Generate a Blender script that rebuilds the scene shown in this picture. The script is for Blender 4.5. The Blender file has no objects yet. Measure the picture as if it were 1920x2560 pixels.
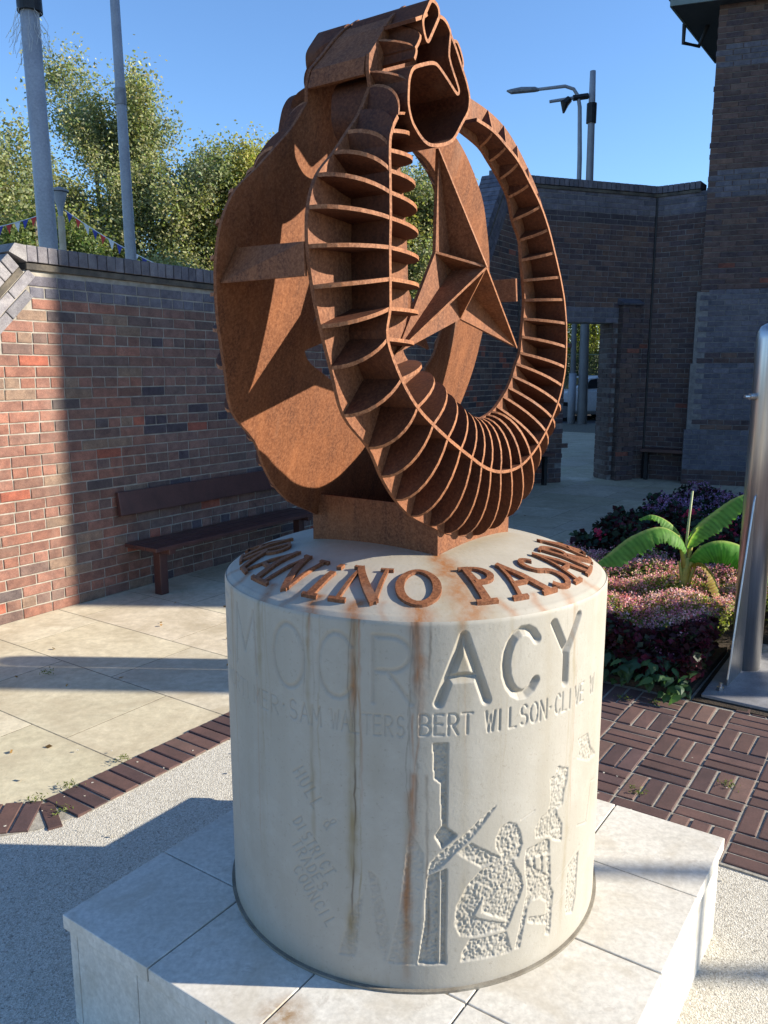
import bpy, bmesh, math, random
import numpy as np
from mathutils import Vector, Matrix
random.seed(7); rng = np.random.default_rng(7)
R = math.radians
sc = bpy.context.scene
COL = sc.collection

# ------------------------------------------------------------------ camera, sky, sun, exposure
H = 1.70
PITCH = math.atan(.1775)
cam = bpy.data.cameras.new('camera'); co = bpy.data.objects.new('camera', cam); COL.objects.link(co)
cam.sensor_fit = 'VERTICAL'; cam.sensor_height = 24; cam.lens = 2000 / 2560 * 24
cam.clip_start = .05; cam.clip_end = 3000
co.location = (0, 0, H); co.rotation_euler = (math.pi / 2 - PITCH, 0, 0)
sc.camera = co
SUN_EL = 24.0
SUN_AZ = R(90 + 2.6)                      # clockwise from +Y: the sun stands to the right, a touch behind the camera
w = bpy.data.worlds.new('World'); sc.world = w; w.use_nodes = True
nt = w.node_tree; nt.nodes.clear()
sky = nt.nodes.new('ShaderNodeTexSky'); sky.sky_type = 'NISHITA'; sky.sun_disc = False
sky.sun_elevation = R(SUN_EL); sky.sun_rotation = SUN_AZ
sky.air_density = 1.0; sky.dust_density = .1; sky.ozone_density = 6.0; sky.altitude = 0
bg = nt.nodes.new('ShaderNodeBackground'); bg.inputs['Strength'].default_value = .116
wo = nt.nodes.new('ShaderNodeOutputWorld')
nt.links.new(sky.outputs[0], bg.inputs[0]); nt.links.new(bg.outputs[0], wo.inputs[0])
sl = bpy.data.lights.new('sun', 'SUN'); sl.energy = 5.0; sl.angle = R(.55); sl.color = (1, .91, .76)
so = bpy.data.objects.new('sun', sl); COL.objects.link(so)
sd = Vector((math.sin(SUN_AZ) * math.cos(R(SUN_EL)), math.cos(SUN_AZ) * math.cos(R(SUN_EL)), math.sin(R(SUN_EL))))
so.rotation_euler = sd.to_track_quat('Z', 'Y').to_euler(); so.location = (12, -1, 9)
sc.view_settings.view_transform = 'Standard'; sc.view_settings.look = 'None'
sc.view_settings.exposure = 1.14; sc.view_settings.gamma = 1
sc.view_settings.use_curve_mapping = False

# ------------------------------------------------------------------ frames of the place
NP = np.array([math.cos(R(-34.5)), math.sin(R(-34.5)), 0.0])      # p axis (plinth front)
NQ = np.array([-NP[1], NP[0], 0.0])                               # q axis
ZZ = np.array([0, 0, 1.0])
def PQ(p, q, z=0.0): return NP * p + NQ * q + ZZ * z

# ------------------------------------------------------------------ helpers
def wm(o):
    m = o.matrix_basis.copy()
    while o.parent: o = o.parent; m = o.matrix_basis @ m
    return m
def tag(o, label=None, cat=None, group=None, kind=None):
    if label: o['label'] = label
    if cat: o['category'] = cat
    if group: o['group'] = group
    if kind: o['kind'] = kind
    return o
def empty(name, loc, label=None, cat=None, group=None, kind=None, rot=0):
    o = bpy.data.objects.new(name, None); COL.objects.link(o); o.empty_display_size = .1
    o.matrix_basis = Matrix.Translation(Vector(loc)) @ Matrix.Rotation(rot, 4, 'Z')
    return tag(o, label, cat, group, kind)
def link(name, me, parent=None, M=None, kind=None):
    o = bpy.data.objects.new(name, me); COL.objects.link(o)
    M = M if M is not None else Matrix.Identity(4)
    if parent is not None:
        o.parent = parent; o.matrix_basis = wm(parent).inverted() @ M
    else: o.matrix_basis = M
    if kind: o['kind'] = kind
    return o
def mk(name, V, F, mat, parent=None, smooth=False, loc=None, kind=None, colr=None, cname='Col'):
    V = np.asarray(V, dtype=float).reshape(-1, 3)
    if loc is None: loc = wm(parent).translation if parent is not None else (0, 0, 0)
    base = Matrix.Translation(Vector(loc))
    Vl = V - np.array(loc)
    me = bpy.data.meshes.new(name)
    if isinstance(F, np.ndarray):
        nf, k = F.shape
        me.vertices.add(len(Vl)); me.vertices.foreach_set('co', Vl.ravel())
        me.loops.add(nf * k); me.loops.foreach_set('vertex_index', F.ravel().astype(np.int32))
        me.polygons.add(nf); me.polygons.foreach_set('loop_start', np.arange(nf, dtype=np.int32) * k)
        me.polygons.foreach_set('loop_total', np.full(nf, k, dtype=np.int32))
        me.update(calc_edges=True)
    else:
        me.from_pydata([tuple(v) for v in Vl], [], F)
    if colr is not None:
        a = me.color_attributes.new(cname, 'FLOAT_COLOR', 'POINT')
        c = np.ones((len(Vl), 4)); c[:, :3] = colr; a.data.foreach_set('color', c.ravel())
    if smooth: me.polygons.foreach_set('use_smooth', [True] * len(me.polygons))
    if mat: me.materials.append(mat)
    me.validate(clean_customdata=False)
    return link(name, me, parent, base, kind)
class MB:
    def __init__(s): s.V = []; s.F = []
    def add(s, V, F):
        n = len(s.V); s.V += [tuple(map(float, v)) for v in V]; s.F += [tuple(n + i for i in f) for f in F]
    def obox(s, c, ax, ay, az):                      # centre and three half vectors
        c, ax, ay, az = map(np.array, (c, ax, ay, az))
        V = [c + i * ax + j * ay + k * az for k in (-1, 1) for j in (-1, 1) for i in (-1, 1)]
        s.add(V, [(0, 2, 3, 1), (4, 5, 7, 6), (0, 1, 5, 4), (2, 6, 7, 3), (0, 4, 6, 2), (1, 3, 7, 5)])
    def box(s, x0, x1, y0, y1, z0, z1): s.obox(((x0+x1)/2, (y0+y1)/2, (z0+z1)/2), ((x1-x0)/2, 0, 0), (0, (y1-y0)/2, 0), (0, 0, (z1-z0)/2))
    def tube(s, pts, rad, n=12, cap=True):
        pts = [Vector(p) for p in pts]
        if not hasattr(rad, '__len__'): rad = [rad] * len(pts)
        base = len(s.V); side = None
        for i, p in enumerate(pts):
            t = (pts[min(i+1, len(pts)-1)] - pts[max(i-1, 0)]).normalized()
            if side is None: side = t.cross(Vector((.13, .97, .2))).normalized()
            side = (side - t * side.dot(t)).normalized(); up = t.cross(side)
            for k in range(n):
                a = 2 * math.pi * k / n
                s.V.append(tuple(p + (side * math.cos(a) + up * math.sin(a)) * rad[i]))
        for i in range(len(pts) - 1):
            for k in range(n):
                a = base + i * n + k; b = base + i * n + (k + 1) % n
                s.F.append((a, b, b + n, a + n))
        if cap:
            s.F.append(tuple(base + k for k in range(n))[::-1]); e = base + (len(pts) - 1) * n
            s.F.append(tuple(e + k for k in range(n)))
    def prism(s, P, off):                             # polygon of 3-D points and an offset vector
        P = [np.array(p, float) for p in P]; n = len(P); off = np.array(off, float)
        s.add(P + [p + off for p in P], [tuple(range(n))[::-1], tuple(range(n, 2*n))] + [(i, (i+1) % n, (i+1) % n + n, i + n) for i in range(n)])
    def strip(s, P, depthv, th):                      # open/closed strip: polyline P extruded along depthv, thickened in-plane
        pass
    def build(s, name, mat, parent=None, smooth=False, loc=None, kind=None):
        return mk(name, s.V, s.F, mat, parent, smooth, loc, kind)
def bevel(o, wd=.004, seg=2):
    m = o.modifiers.new('bevel', 'BEVEL'); m.width = wd; m.segments = seg; m.limit_method = 'ANGLE'; m.angle_limit = R(40); return o

# screen size of a piece, to rank which pieces are worth objects of their own
cP, sP = math.cos(PITCH), math.sin(PITCH)
def scr(P):
    P = np.atleast_2d(P); dz = P[:, 2] - H
    f = P[:, 1] * cP - dz * sP; u = P[:, 1] * sP + dz * cP
    f = np.where(f > .05, f, .05)
    x = 960 + 2000 * P[:, 0] / f; y = 1280 - 2000 * u / f
    inn = (x > -60) & (x < 1980) & (y > -60) & (y < 2620) & (P[:, 1] > .2)
    return x, y, f, inn

# ------------------------------------------------------------------ materials
def new_mat(name):
    m = bpy.data.materials.new(name); m.use_nodes = True; t = m.node_tree; t.nodes.clear()
    o = t.nodes.new('ShaderNodeOutputMaterial'); b = t.nodes.new('ShaderNodeBsdfPrincipled')
    t.links.new(b.outputs[0], o.inputs[0]); return m, t, b
def node(t, k, **kw):
    n = t.nodes.new(k)
    for a, v in kw.items(): setattr(n, a, v)
    return n
def noise(t, vec, scale, detail=4, rough=.6, dist=0):
    n = node(t, 'ShaderNodeTexNoise'); n.inputs['Scale'].default_value = scale; n.inputs['Detail'].default_value = detail
    n.inputs['Roughness'].default_value = rough; n.inputs['Distortion'].default_value = dist
    t.links.new(vec, n.inputs['Vector']); return n.outputs['Fac']
def ramp(t, fac, stops):
    r = node(t, 'ShaderNodeValToRGB'); e = r.color_ramp.elements
    while len(e) < len(stops): e.new(.5)
    for i, (p, c) in enumerate(stops): e[i].position = p; e[i].color = (*c, 1) if hasattr(c, '__len__') else (c, c, c, 1)
    t.links.new(fac, r.inputs[0]); return r.outputs[0]
def mix(t, fac, a, b, mode='MIX'):
    m = node(t, 'ShaderNodeMix', data_type='RGBA', blend_type=mode)
    for s_, v in ((m.inputs[0], fac), (m.inputs[6], a), (m.inputs[7], b)):
        if hasattr(v, 'is_linked') or hasattr(v, 'links'): t.links.new(v, s_)
        elif hasattr(v, '__len__'): s_.default_value = (*v[:3], 1)
        else: s_.default_value = v
    return m.outputs[2]
def pos(t, scale=(1, 1, 1), rot=0):
    g = node(t, 'ShaderNodeNewGeometry'); m = node(t, 'ShaderNodeMapping'); m.inputs['Scale'].default_value = scale; m.inputs['Rotation'].default_value = (0, 0, rot)
    t.links.new(g.outputs['Position'], m.inputs[0]); return m.outputs[0]
def bump(t, b, hgt, strength, dist):
    n = node(t, 'ShaderNodeBump'); n.inputs['Strength'].default_value = strength; n.inputs['Distance'].default_value = dist
    t.links.new(hgt, n.inputs['Height']); t.links.new(n.outputs[0], b.inputs['Normal']); return n
def rough_mat(name, c1, c2, scale=8, rough=.85, bs=60, bst=.4, bd=.003, extra=None, spec=.3, objcol=False, attr=None, metallic=0, stretch=(1, 1, 1), lo=.35, hi=.65, fine=.25):
    m, t, b = new_mat(name); v = pos(t, stretch)
    big = ramp(t, noise(t, v, scale, 5), [(lo, c1), (hi, c2)])
    if objcol:
        oi = node(t, 'ShaderNodeObjectInfo'); big = mix(t, 1.0, big, oi.outputs['Color'], 'MULTIPLY')
    if attr:
        at = node(t, 'ShaderNodeAttribute', attribute_name=attr); big = mix(t, 1.0, big, at.outputs['Color'], 'MULTIPLY')
    fn = noise(t, v, scale * 14, 3, .7)
    big = mix(t, fine, big, mix(t, 1.0, big, ramp(t, fn, [(.3, .35), (.7, 1.6)]), 'MULTIPLY'))
    if extra: big = extra(t, v, big)
    t.links.new(big, b.inputs['Base Color'])
    b.inputs['Roughness'].default_value = rough; b.inputs['Specular IOR Level'].default_value = spec; b.inputs['Metallic'].default_value = metallic
    bump(t, b, noise(t, v, bs, 5, .7), bst, bd)
    return m

def corten():
    m, t, b = new_mat('weathered steel rust'); v = pos(t); vs = pos(t, (1, 1, .12))
    c = ramp(t, noise(t, v, 5, 6, .65), [(.28, (.048, .013, .005)), (.5, (.14, .043, .014)), (.72, (.27, .092, .031))])
    c = mix(t, ramp(t, noise(t, v, 2.6, 5, .7, .5), [(.45, 0), (.62, .65)]), c, (.075, .024, .011))
    c = mix(t, .5, c, ramp(t, noise(t, vs, 30, 4, .6), [(.3, (.06, .017, .006)), (.55, (.165, .054, .016)), (.75, (.28, .105, .038))]))
    c = mix(t, ramp(t, noise(t, v, 160, 3, .8), [(.4, 0), (.75, .7)]), c, (.34, .145, .068))
    c = mix(t, ramp(t, noise(t, v, 90, 3, .8), [(.25, .7), (.42, 0)]), c, (.07, .025, .013))
    c = mix(t, ramp(t, noise(t, vs, 12, 3, .5), [(.62, 0), (.75, .45)]), c, (.22, .14, .10))
    t.links.new(c, b.inputs['Base Color']); b.inputs['Roughness'].default_value = .72; b.inputs['Specular IOR Level'].default_value = .35
    bump(t, b, noise(t, v, 260, 4, .8), .35, .0015); return m
M_RUST = corten()
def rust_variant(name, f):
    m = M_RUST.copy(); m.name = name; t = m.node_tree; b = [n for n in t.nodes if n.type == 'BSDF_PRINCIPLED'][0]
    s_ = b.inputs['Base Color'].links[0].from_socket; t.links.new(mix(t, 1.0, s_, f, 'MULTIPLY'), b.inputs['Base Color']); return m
M_RIB_SHADE = rust_variant('shade-tinted rib rust', (.50, .40, .36)); M_EDGE_LIT = rust_variant('sun-tinted cut edge rust', (1.45, 1.6, 1.75))  # shade painted into the rib and strip faces, sunlight into their rims
def stone_mat(name, base1, base2, attr=True, bst=.25):
    m, t, b = new_mat(name); v = pos(t); vs = pos(t, (1, 1, .08))
    c = ramp(t, noise(t, v, 3.5, 6, .6), [(.3, base1), (.7, base2)])
    c = mix(t, ramp(t, noise(t, vs, 14, 5, .65), [(.45, 0), (.78, .30)]), c, (.26, .23, .175))
    c = mix(t, ramp(t, noise(t, v, 9, 6, .7), [(.5, 0), (.72, .25)]), c, (.47, .45, .41))
    c = mix(t, ramp(t, noise(t, v, 110, 3, .7), [(.60, 0), (.72, .45)]), c, (.20, .18, .14))
    if attr:
        a = node(t, 'ShaderNodeAttribute', attribute_name='Stain'); s_ = node(t, 'ShaderNodeSeparateColor'); t.links.new(a.outputs['Color'], s_.inputs[0])
        wob = ramp(t, noise(t, vs, 60, 4, .7), [(.25, .35), (.65, 1.0)])
        def amt(o):
            k = node(t, 'ShaderNodeMath', operation='MULTIPLY', use_clamp=True); t.links.new(o, k.inputs[0]); t.links.new(wob, k.inputs[1]); return k.outputs[0]
        c = mix(t, amt(s_.outputs[1]), c, (.21, .155, .065))
        c = mix(t, amt(s_.outputs[0]), c, (.27, .10, .026))
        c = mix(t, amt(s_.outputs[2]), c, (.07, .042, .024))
    t.links.new(c, b.inputs['Base Color']); b.inputs['Roughness'].default_value = .62; b.inputs['Specular IOR Level'].default_value = .35
    bump(t, b, noise(t, v, 140, 5, .7), bst, .0015); return m
M_STONE = stone_mat('cream limestone', (.32, .297, .252), (.365, .342, .296))
def slab_white():
    def ex(t, v, c):
        c = mix(t, ramp(t, noise(t, v, 5, 6, .7, .8), [(.48, 0), (.68, .55)]), c, (.40, .35, .27))
        c = mix(t, ramp(t, noise(t, v, 22, 5, .7, 1.5), [(.60, 0), (.66, .4)]), c, (.36, .32, .27))
        g = node(t, 'ShaderNodeNewGeometry'); d = node(t, 'ShaderNodeVectorMath', operation='DISTANCE'); d.inputs[1].default_value = (-.22, 1.52, .32)
        t.links.new(g.outputs['Position'], d.inputs[0])
        mm = node(t, 'ShaderNodeMath', operation='MULTIPLY', use_clamp=True); t.links.new(ramp(t, d.outputs['Value'], [(.012, .95), (.075, 0)]), mm.inputs[0])
        t.links.new(ramp(t, noise(t, v, 30, 4, .7), [(.3, .2), (.6, 1)]), mm.inputs[1])
        return mix(t, mm.outputs[0], c, (.24, .14, .055))
    return rough_mat('white limestone slab', (.52, .495, .44), (.59, .565, .51), 4, .6, 90, .2, .001, ex)
M_SLAB = slab_white()
M_SEAM = rough_mat('dark joint', (.05, .045, .04), (.09, .08, .07), 20)
M_PUTTY = rough_mat('grey sealant', (.16, .14, .11), (.24, .22, .18), 20)
def york():
    def ex(t, v, c):
        oi = node(t, 'ShaderNodeObjectInfo'); c = mix(t, .9, c, oi.outputs['Color'], 'MULTIPLY')
        c = mix(t, ramp(t, noise(t, v, 2.2, 6, .7, .8), [(.42, 0), (.68, .75)]), c, (.36, .30, .205))
        return mix(t, ramp(t, noise(t, v, 60, 4, .75, 1), [(.62, 0), (.72, .5)]), c, (.19, .15, .10))
    return rough_mat('york stone paving', (.48, .425, .305), (.59, .53, .395), 1.4, .85, 50, .35, .003, ex)
M_YORK = york()
M_SAND = rough_mat('pale sand and cement joint', (.22, .20, .165), (.36, .335, .285), 40, .95, 120, .6, .003)
M_GROUT = rough_mat('sandy paving joint', (.10, .09, .07), (.24, .22, .17), 30, .95, 120, .6, .004)
def gravelly():
    m, t, b = new_mat('exposed aggregate concrete'); v = pos(t)
    c = ramp(t, noise(t, v, 4, 5), [(.3, (.47, .44, .36)), (.7, (.56, .53, .445))])
    vo = node(t, 'ShaderNodeTexVoronoi'); vo.inputs['Scale'].default_value = 230; t.links.new(v, vo.inputs['Vector'])
    g = mix(t, .8, c, ramp(t, vo.outputs['Color'], [(.1, (.30, .27, .22)), (.5, (.48, .45, .38)), (.9, (.66, .63, .56))]))
    g = mix(t, ramp(t, noise(t, v, 90, 3, .8), [(.30, .85), (.44, 0)]), g, (.12, .11, .095))
    g = mix(t, ramp(t, noise(t, v, 9, 5, .7), [(.55, 0), (.78, .35)]), g, (.22, .20, .17))
    t.links.new(g, b.inputs['Base Color']); b.inputs['Roughness'].default_value = .9
    ad = node(t, 'ShaderNodeMath', operation='ADD'); t.links.new(vo.outputs['Distance'], ad.inputs[0]); t.links.new(noise(t, v, 110, 4, .8), ad.inputs[1])
    bump(t, b, ad.outputs[0], .5, .004); return m
M_AGG = gravelly()
M_PAVER = rough_mat('maroon clay paver', (.85, .85, .85), (1.15, 1.1, 1.08), 9, .75, 140, .3, .0015, objcol=True)
M_PAVER_S = rough_mat('maroon clay paver joined', (.85, .85, .85), (1.15, 1.1, 1.08), 9, .75, 140, .3, .0015, attr='Col')
def brick_extra(t, v, c):
    c = mix(t, ramp(t, noise(t, v, 34, 4, .7), [(.45, 0), (.7, .45)]), c, mix(t, 1.0, c, (.55, .50, .52), 'MULTIPLY'))
    c = mix(t, ramp(t, noise(t, v, 2.3, 5, .7), [(.52, 0), (.75, .3)]), c, (.22, .19, .16))
    return mix(t, ramp(t, noise(t, v, 70, 3, .8), [(.66, 0), (.74, .55)]), c, (.30, .27, .23))
M_BRICK = rough_mat('wall brick', (.74, .72, .74), (1.18, 1.14, 1.1), 13, .88, 120, .6, .003, brick_extra, objcol=True, fine=.55)
M_BRICK_S = rough_mat('wall brick joined', (.74, .72, .74), (1.18, 1.14, 1.1), 13, .88, 120, .6, .003, brick_extra, attr='Col', fine=.55)
M_MORTAR = rough_mat('brick mortar', (.24, .215, .18), (.36, .33, .285), 14, .95, 130, .6, .004)
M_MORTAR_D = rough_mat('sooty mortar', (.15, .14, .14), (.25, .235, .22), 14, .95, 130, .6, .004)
M_WOOD = rough_mat('dark stained bench timber', (.055, .022, .020), (.085, .035, .030), 6, .42, 60, .2, .001, stretch=(1, 1, 1), spec=.5)
M_STEEL, _t, _b = new_mat('brushed stainless steel'); _v = pos(_t, (1, 1, .03))
_t.links.new(ramp(_t, noise(_t, _v, 90, 3), [(.3, (.42, .42, .42)), (.7, (.56, .55, .54))]), _b.inputs['Base Color']); _b.inputs['Metallic'].default_value = .95; _b.inputs['Roughness'].default_value = .34
M_DULL = rough_mat('dull steel plate', (.22, .22, .23), (.32, .32, .33), 9, .6, 80, .2, .001, metallic=.4)
M_POLE = rough_mat('grey galvanised pole', (.27, .28, .31), (.34, .35, .38), 3, .5, 60, .1, .001, spec=.4)
M_BLACK = rough_mat('black paint', (.015, .015, .018), (.03, .03, .03), 8, .5)
M_TAN = rough_mat('weathered timber post', (.48, .38, .26), (.60, .48, .34), 5, .8)
M_GLASS, _t, _b = new_mat('dark car glass'); _b.inputs['Base Color'].default_value = (.02, .025, .03, 1); _b.inputs['Roughness'].default_value = .08
def flat(name, c, r=.6, spec=.4, metallic=0, trans=0):
    return rough_mat(name, tuple(x * .92 for x in c), tuple(min(1, x * 1.08) for x in c), 12, r, 80, .1, .001, spec=spec, metallic=metallic)
M_WHITE = flat('white car paint', (.72, .73, .74), .3)
M_NAVY = flat('blue car paint', (.10, .16, .25), .3)
M_SOIL = rough_mat('planting soil', (.03, .022, .015), (.055, .04, .028), 12, .95, 60, 1, .01)
M_EAVE = flat('green grey fascia', (.17, .22, .21), .6)
M_SOFFIT = flat('dark soffit boards', (.06, .07, .075), .8)
def leaf_mat(name, attr='Col', trans=.35, rough=.55):
    m, t, b = new_mat(name)
    a = node(t, 'ShaderNodeAttribute', attribute_name=attr)
    c = mix(t, .4, a.outputs['Color'], mix(t, 1.0, a.outputs['Color'], ramp(t, noise(t, pos(t), 25, 3), [(.3, .6), (.7, 1.4)]), 'MULTIPLY'))
    t.links.new(c, b.inputs['Base Color']); b.inputs['Roughness'].default_value = rough; b.inputs['Specular IOR Level'].default_value = .3
    tr = node(t, 'ShaderNodeBsdfTranslucent'); t.links.new(mix(t, 1.0, c, (1.3, 1.45, .7), 'MULTIPLY'), tr.inputs[0])
    ms = node(t, 'ShaderNodeMixShader'); ms.inputs[0].default_value = trans
    o = [n for n in t.nodes if n.type == 'OUTPUT_MATERIAL'][0]
    t.links.new(b.outputs[0], ms.inputs[1]); t.links.new(tr.outputs[0], ms.inputs[2]); t.links.new(ms.outputs[0], o.inputs[0]); return m
M_LEAF = leaf_mat('foliage')
M_BARK = rough_mat('grey bark', (.10, .085, .065), (.20, .175, .14), 6, .9, 30, .6, .01)

# ------------------------------------------------------------------ ground
def sheet(name, poly, z, mat, thick=.02):
    mb = MB(); mb.prism([(x, y, z) for x, y in poly], (0, 0, -thick)); o = mb.build(name, mat); return tag(o, kind='structure')
def far_ground():
    def ex(t, v, c): return mix(t, ramp(t, noise(t, v, .4, 4), [(.4, 0), (.7, .5)]), c, (.06, .07, .05))
    m = rough_mat('distant asphalt', (.045, .045, .047), (.07, .07, .07), 2, .9, 40, .3, .004, ex)
    V = [(-400, -60, -.07), (400, -60, -.07), (400, 700, -.07), (-400, 700, -.07)]
    return tag(mk('ground', V, [(0, 1, 2, 3)], m), kind='structure')
far_ground()
def pq2(p, q): v = PQ(p, q); return (v[0], v[1])
plaza = sheet('pavement', [(-9, -3), (9.5, -3), (30, 26), (-10, 26)], -.0008, M_GROUT, .04)
QE = 2.741
apron_poly = [(-6.5, -2.9), (-6.5, 2.02), (-1.417, 2.697), (-1.29, 2.742), pq2(-2.566, 3.2), pq2(-2.566, QE + .9), pq2(-1.75, QE + .9), pq2(-1.75, QE), pq2(6.0, QE), (9, -1.2), (9, -2.9)]
apron = sheet('concrete_apron', apron_poly, .004, M_AGG, .012)
sheet('road', [(-30, 26.2), (60, 26.2), (60, 33), (-30, 33)], -.02, rough_mat('road asphalt', (.05, .05, .052), (.075, .075, .075), 3, .85, 90, .5, .003), .04)

# york stone slabs of the plaza
def inside(poly, x, y):
    c = False; n = len(poly)
    for i in range(n):
        x1, y1 = poly[i]; x2, y2 = poly[(i+1) % n]
        if (y1 > y) != (y2 > y) and x < (x2-x1) * (y-y1) / (y2-y1) + x1: c = not c
    return c
slabs = []
q0 = 2.044 - .603 * 4; r_ = 0
while q0 < 21:
    L = .92; off = {0: -.26, 1: .21, 2: .05, 3: .44}[r_ % 4] + random.uniform(-.05, .05)
    p0 = -14 + off
    while p0 < 9:
        ln = L * random.choice([.75, 1, 1, 1.15]) if q0 > 3.3 else L
        if r_ == 4 and False: pass
        c = PQ(p0 + ln/2, q0 + .3)
        ok = c[1] < 25.5 and c[1] > 1.5 and p0 < (-2.72 if q0 < 7.5 else 9)
        if ok and not (-4.6 < p0 + ln/2 - 0 < 9 and c[1] < 2.2): slabs.append((p0, q0, ln, .603))
        p0 += ln
    q0 += .603; r_ += 1
cs = np.array([PQ(a + l/2, b + .3) for a, b, l, _ in slabs]); x_, y_, f_, inn = scr(cs)
score = np.where(inn, 1 / f_**2, 0) ; order = np.argsort(-score)
big_slabs = MB()
for rank, i in enumerate(order):
    a, b, l, wq = slabs[i]; g = .0036; dz = 0
    c = PQ(a + l/2, b + wq/2, -.02 + dz)
    if rank < 240 and inn[i]:
        mb = MB(); mb.obox(c, NP * (l/2 - g), NQ * (wq/2 - g), (0, 0, .02))
        o = mb.build('paving_slab', M_YORK, plaza); k = random.uniform(.86, 1.1); o.color = (k, k * random.uniform(.97, 1.02), k * random.uniform(.93, 1.04), 1); pass
    else: big_slabs.obox(c, NP * (l/2 - g), NQ * (wq/2 - g), (0, 0, .02))
big_slabs.build('paving_slabs_beyond', M_YORK, plaza, kind='stuff')

# ------------------------------------------------------------------ generic brick laying
def brick_mesh(name, w_, h_, d_, ch, jit, mat, seed):
    r = random.Random(seed); V = []
    for k, (dx, dz, y) in enumerate([(0, 0, -d_), (0, 0, -ch * .5), (ch, ch, 0)]):
        for sx, sz in ((-1, -1), (1, -1), (1, 1), (-1, 1)):
            j = jit if k else 0
            V.append((sx * (w_/2 - dx) + r.uniform(-j, j), sz * (h_/2 - dz) + r.uniform(-j, j), y + (r.uniform(-j, j) * .7 if k == 2 else 0)))
    F = [(8, 9, 10, 11)]
    for k in (0, 4):
        for i in range(4): F.append((k + i, k + (i+1) % 4, k + 4 + (i+1) % 4, k + 4 + i))
    me = bpy.data.meshes.new(name); me.from_pydata(V, [], F); me.materials.append(mat); return me, np.array(V), F
# local frame of a brick: x along, y up, z outward (0 = face)
BR = [brick_mesh('brick', .215, .065, .03, .004, .0022, M_BRICK, k) for k in range(5)]
PV = [brick_mesh('paver', .215, .065, .03, .0035, .0015, M_PAVER, k + 20) for k in range(4)]
def lay(parent, O, ex, ey, ez, bricks, limit=290, lib=None, smat=None, name='brick'):
    """bricks: (cx, cy, w, h, rot, colour, proud) in the plane frame; biggest on screen become objects"""
    lib = lib or BR; smat = smat or M_BRICK_S
    O, ex, ey, ez = (np.array(a, float) for a in (O, ex, ey, ez))
    C = np.array([O + ex * b[0] + ey * b[1] + ez * b[6] for b in bricks]); x, y, f, inn = scr(C)
    view = O - C; sc_ = np.where(inn, np.array([b[2] * b[3] for b in bricks]) / f**2 * np.abs(((C - np.array([0, 0, H])) @ ez) / f), 0)
    order = np.argsort(-sc_); SV = []; SF = []; SC = []; n = 0
    for rank, i in enumerate(order):
        cx, cy, w_, h_, rot, col, pr = bricks[i]
        me, V, F = lib[random.randrange(len(lib))]
        cr, sr = math.cos(rot), math.sin(rot)
        ax = ex * cr + ey * sr; ay = -ex * sr + ey * cr
        if random.random() < .5 and rot == 0: sgn = -1
        else: sgn = 1
        sx, sy = w_ / .215, h_ / .065
        if rank < limit and sc_[i] > 0:
            tl = random.uniform(-.006, .006)
            M = Matrix(((*((ax * sx)[j] for j in [0]), (ay * sy)[0], ez[0], C[i][0]), ((ax * sx)[1], (ay * sy)[1], ez[1], C[i][1]), ((ax * sx)[2], (ay * sy)[2], ez[2], C[i][2]), (0, 0, 0, 1)))
            o = link(name, me, parent, M); o.color = (*col, 1)
        else:
            W = C[i] + np.outer(V[:, 0] * sx, ax) + np.outer(V[:, 1] * sy, ay) + np.outer(V[:, 2], ez)
            SV.append(W); SF += [tuple(n + k for k in ff) for ff in F]; SC.append(np.tile(np.array(col), (len(V), 1))); n += len(V)
    if SV: mk('joined_' + name + 's', np.vstack(SV), SF, smat, parent, kind='stuff', colr=np.vstack(SC))
def pick(pal, r=random):
    t = r.random() * sum(p[0] for p in pal)
    for wgt, c in pal:
        t -= wgt
        if t <= 0: break
    k = r.uniform(.85, 1.15); return tuple(x * k for x in c)
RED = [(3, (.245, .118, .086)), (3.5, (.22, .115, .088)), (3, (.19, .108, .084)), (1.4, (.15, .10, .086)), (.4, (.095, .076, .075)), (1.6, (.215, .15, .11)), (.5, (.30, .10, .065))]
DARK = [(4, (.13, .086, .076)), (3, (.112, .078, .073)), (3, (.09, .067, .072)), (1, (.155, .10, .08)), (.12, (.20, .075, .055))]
BLUE = [(1, (.125, .125, .15)), (1, (.145, .14, .165))]
GREY = [(1, (.20, .20, .22)), (1, (.235, .23, .245))]
def bond(x0, x1, z0, z1, pal, kind='english', clip=None, pr=.0, skip=None, course=.075, seed=3):
    out = []; r = random.Random(seed); z = z0; k = 0
    while z < z1 - .02:
        hdr = kind == 'english' and k % 4 == 1
        pitch = .1125 if hdr else .225; x = x0 - (0 if k % 2 else pitch / 2) - (r.uniform(0, .02))
        while x < x1:
            a, b = max(x + .005, x0), min(x + pitch - .005, x1); c = (a + b) / 2; zc = z + course / 2
            if b - a > .014 and not (skip and skip(c, zc)) and (clip is None or clip(c, zc)):
                out.append((c, zc, b - a, course - .010, 0, pick(pal(zc, c) if callable(pal) else pal, r), pr + r.uniform(-.002, .0025)))
            x += pitch
        z += course; k += 1
    return out

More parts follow.
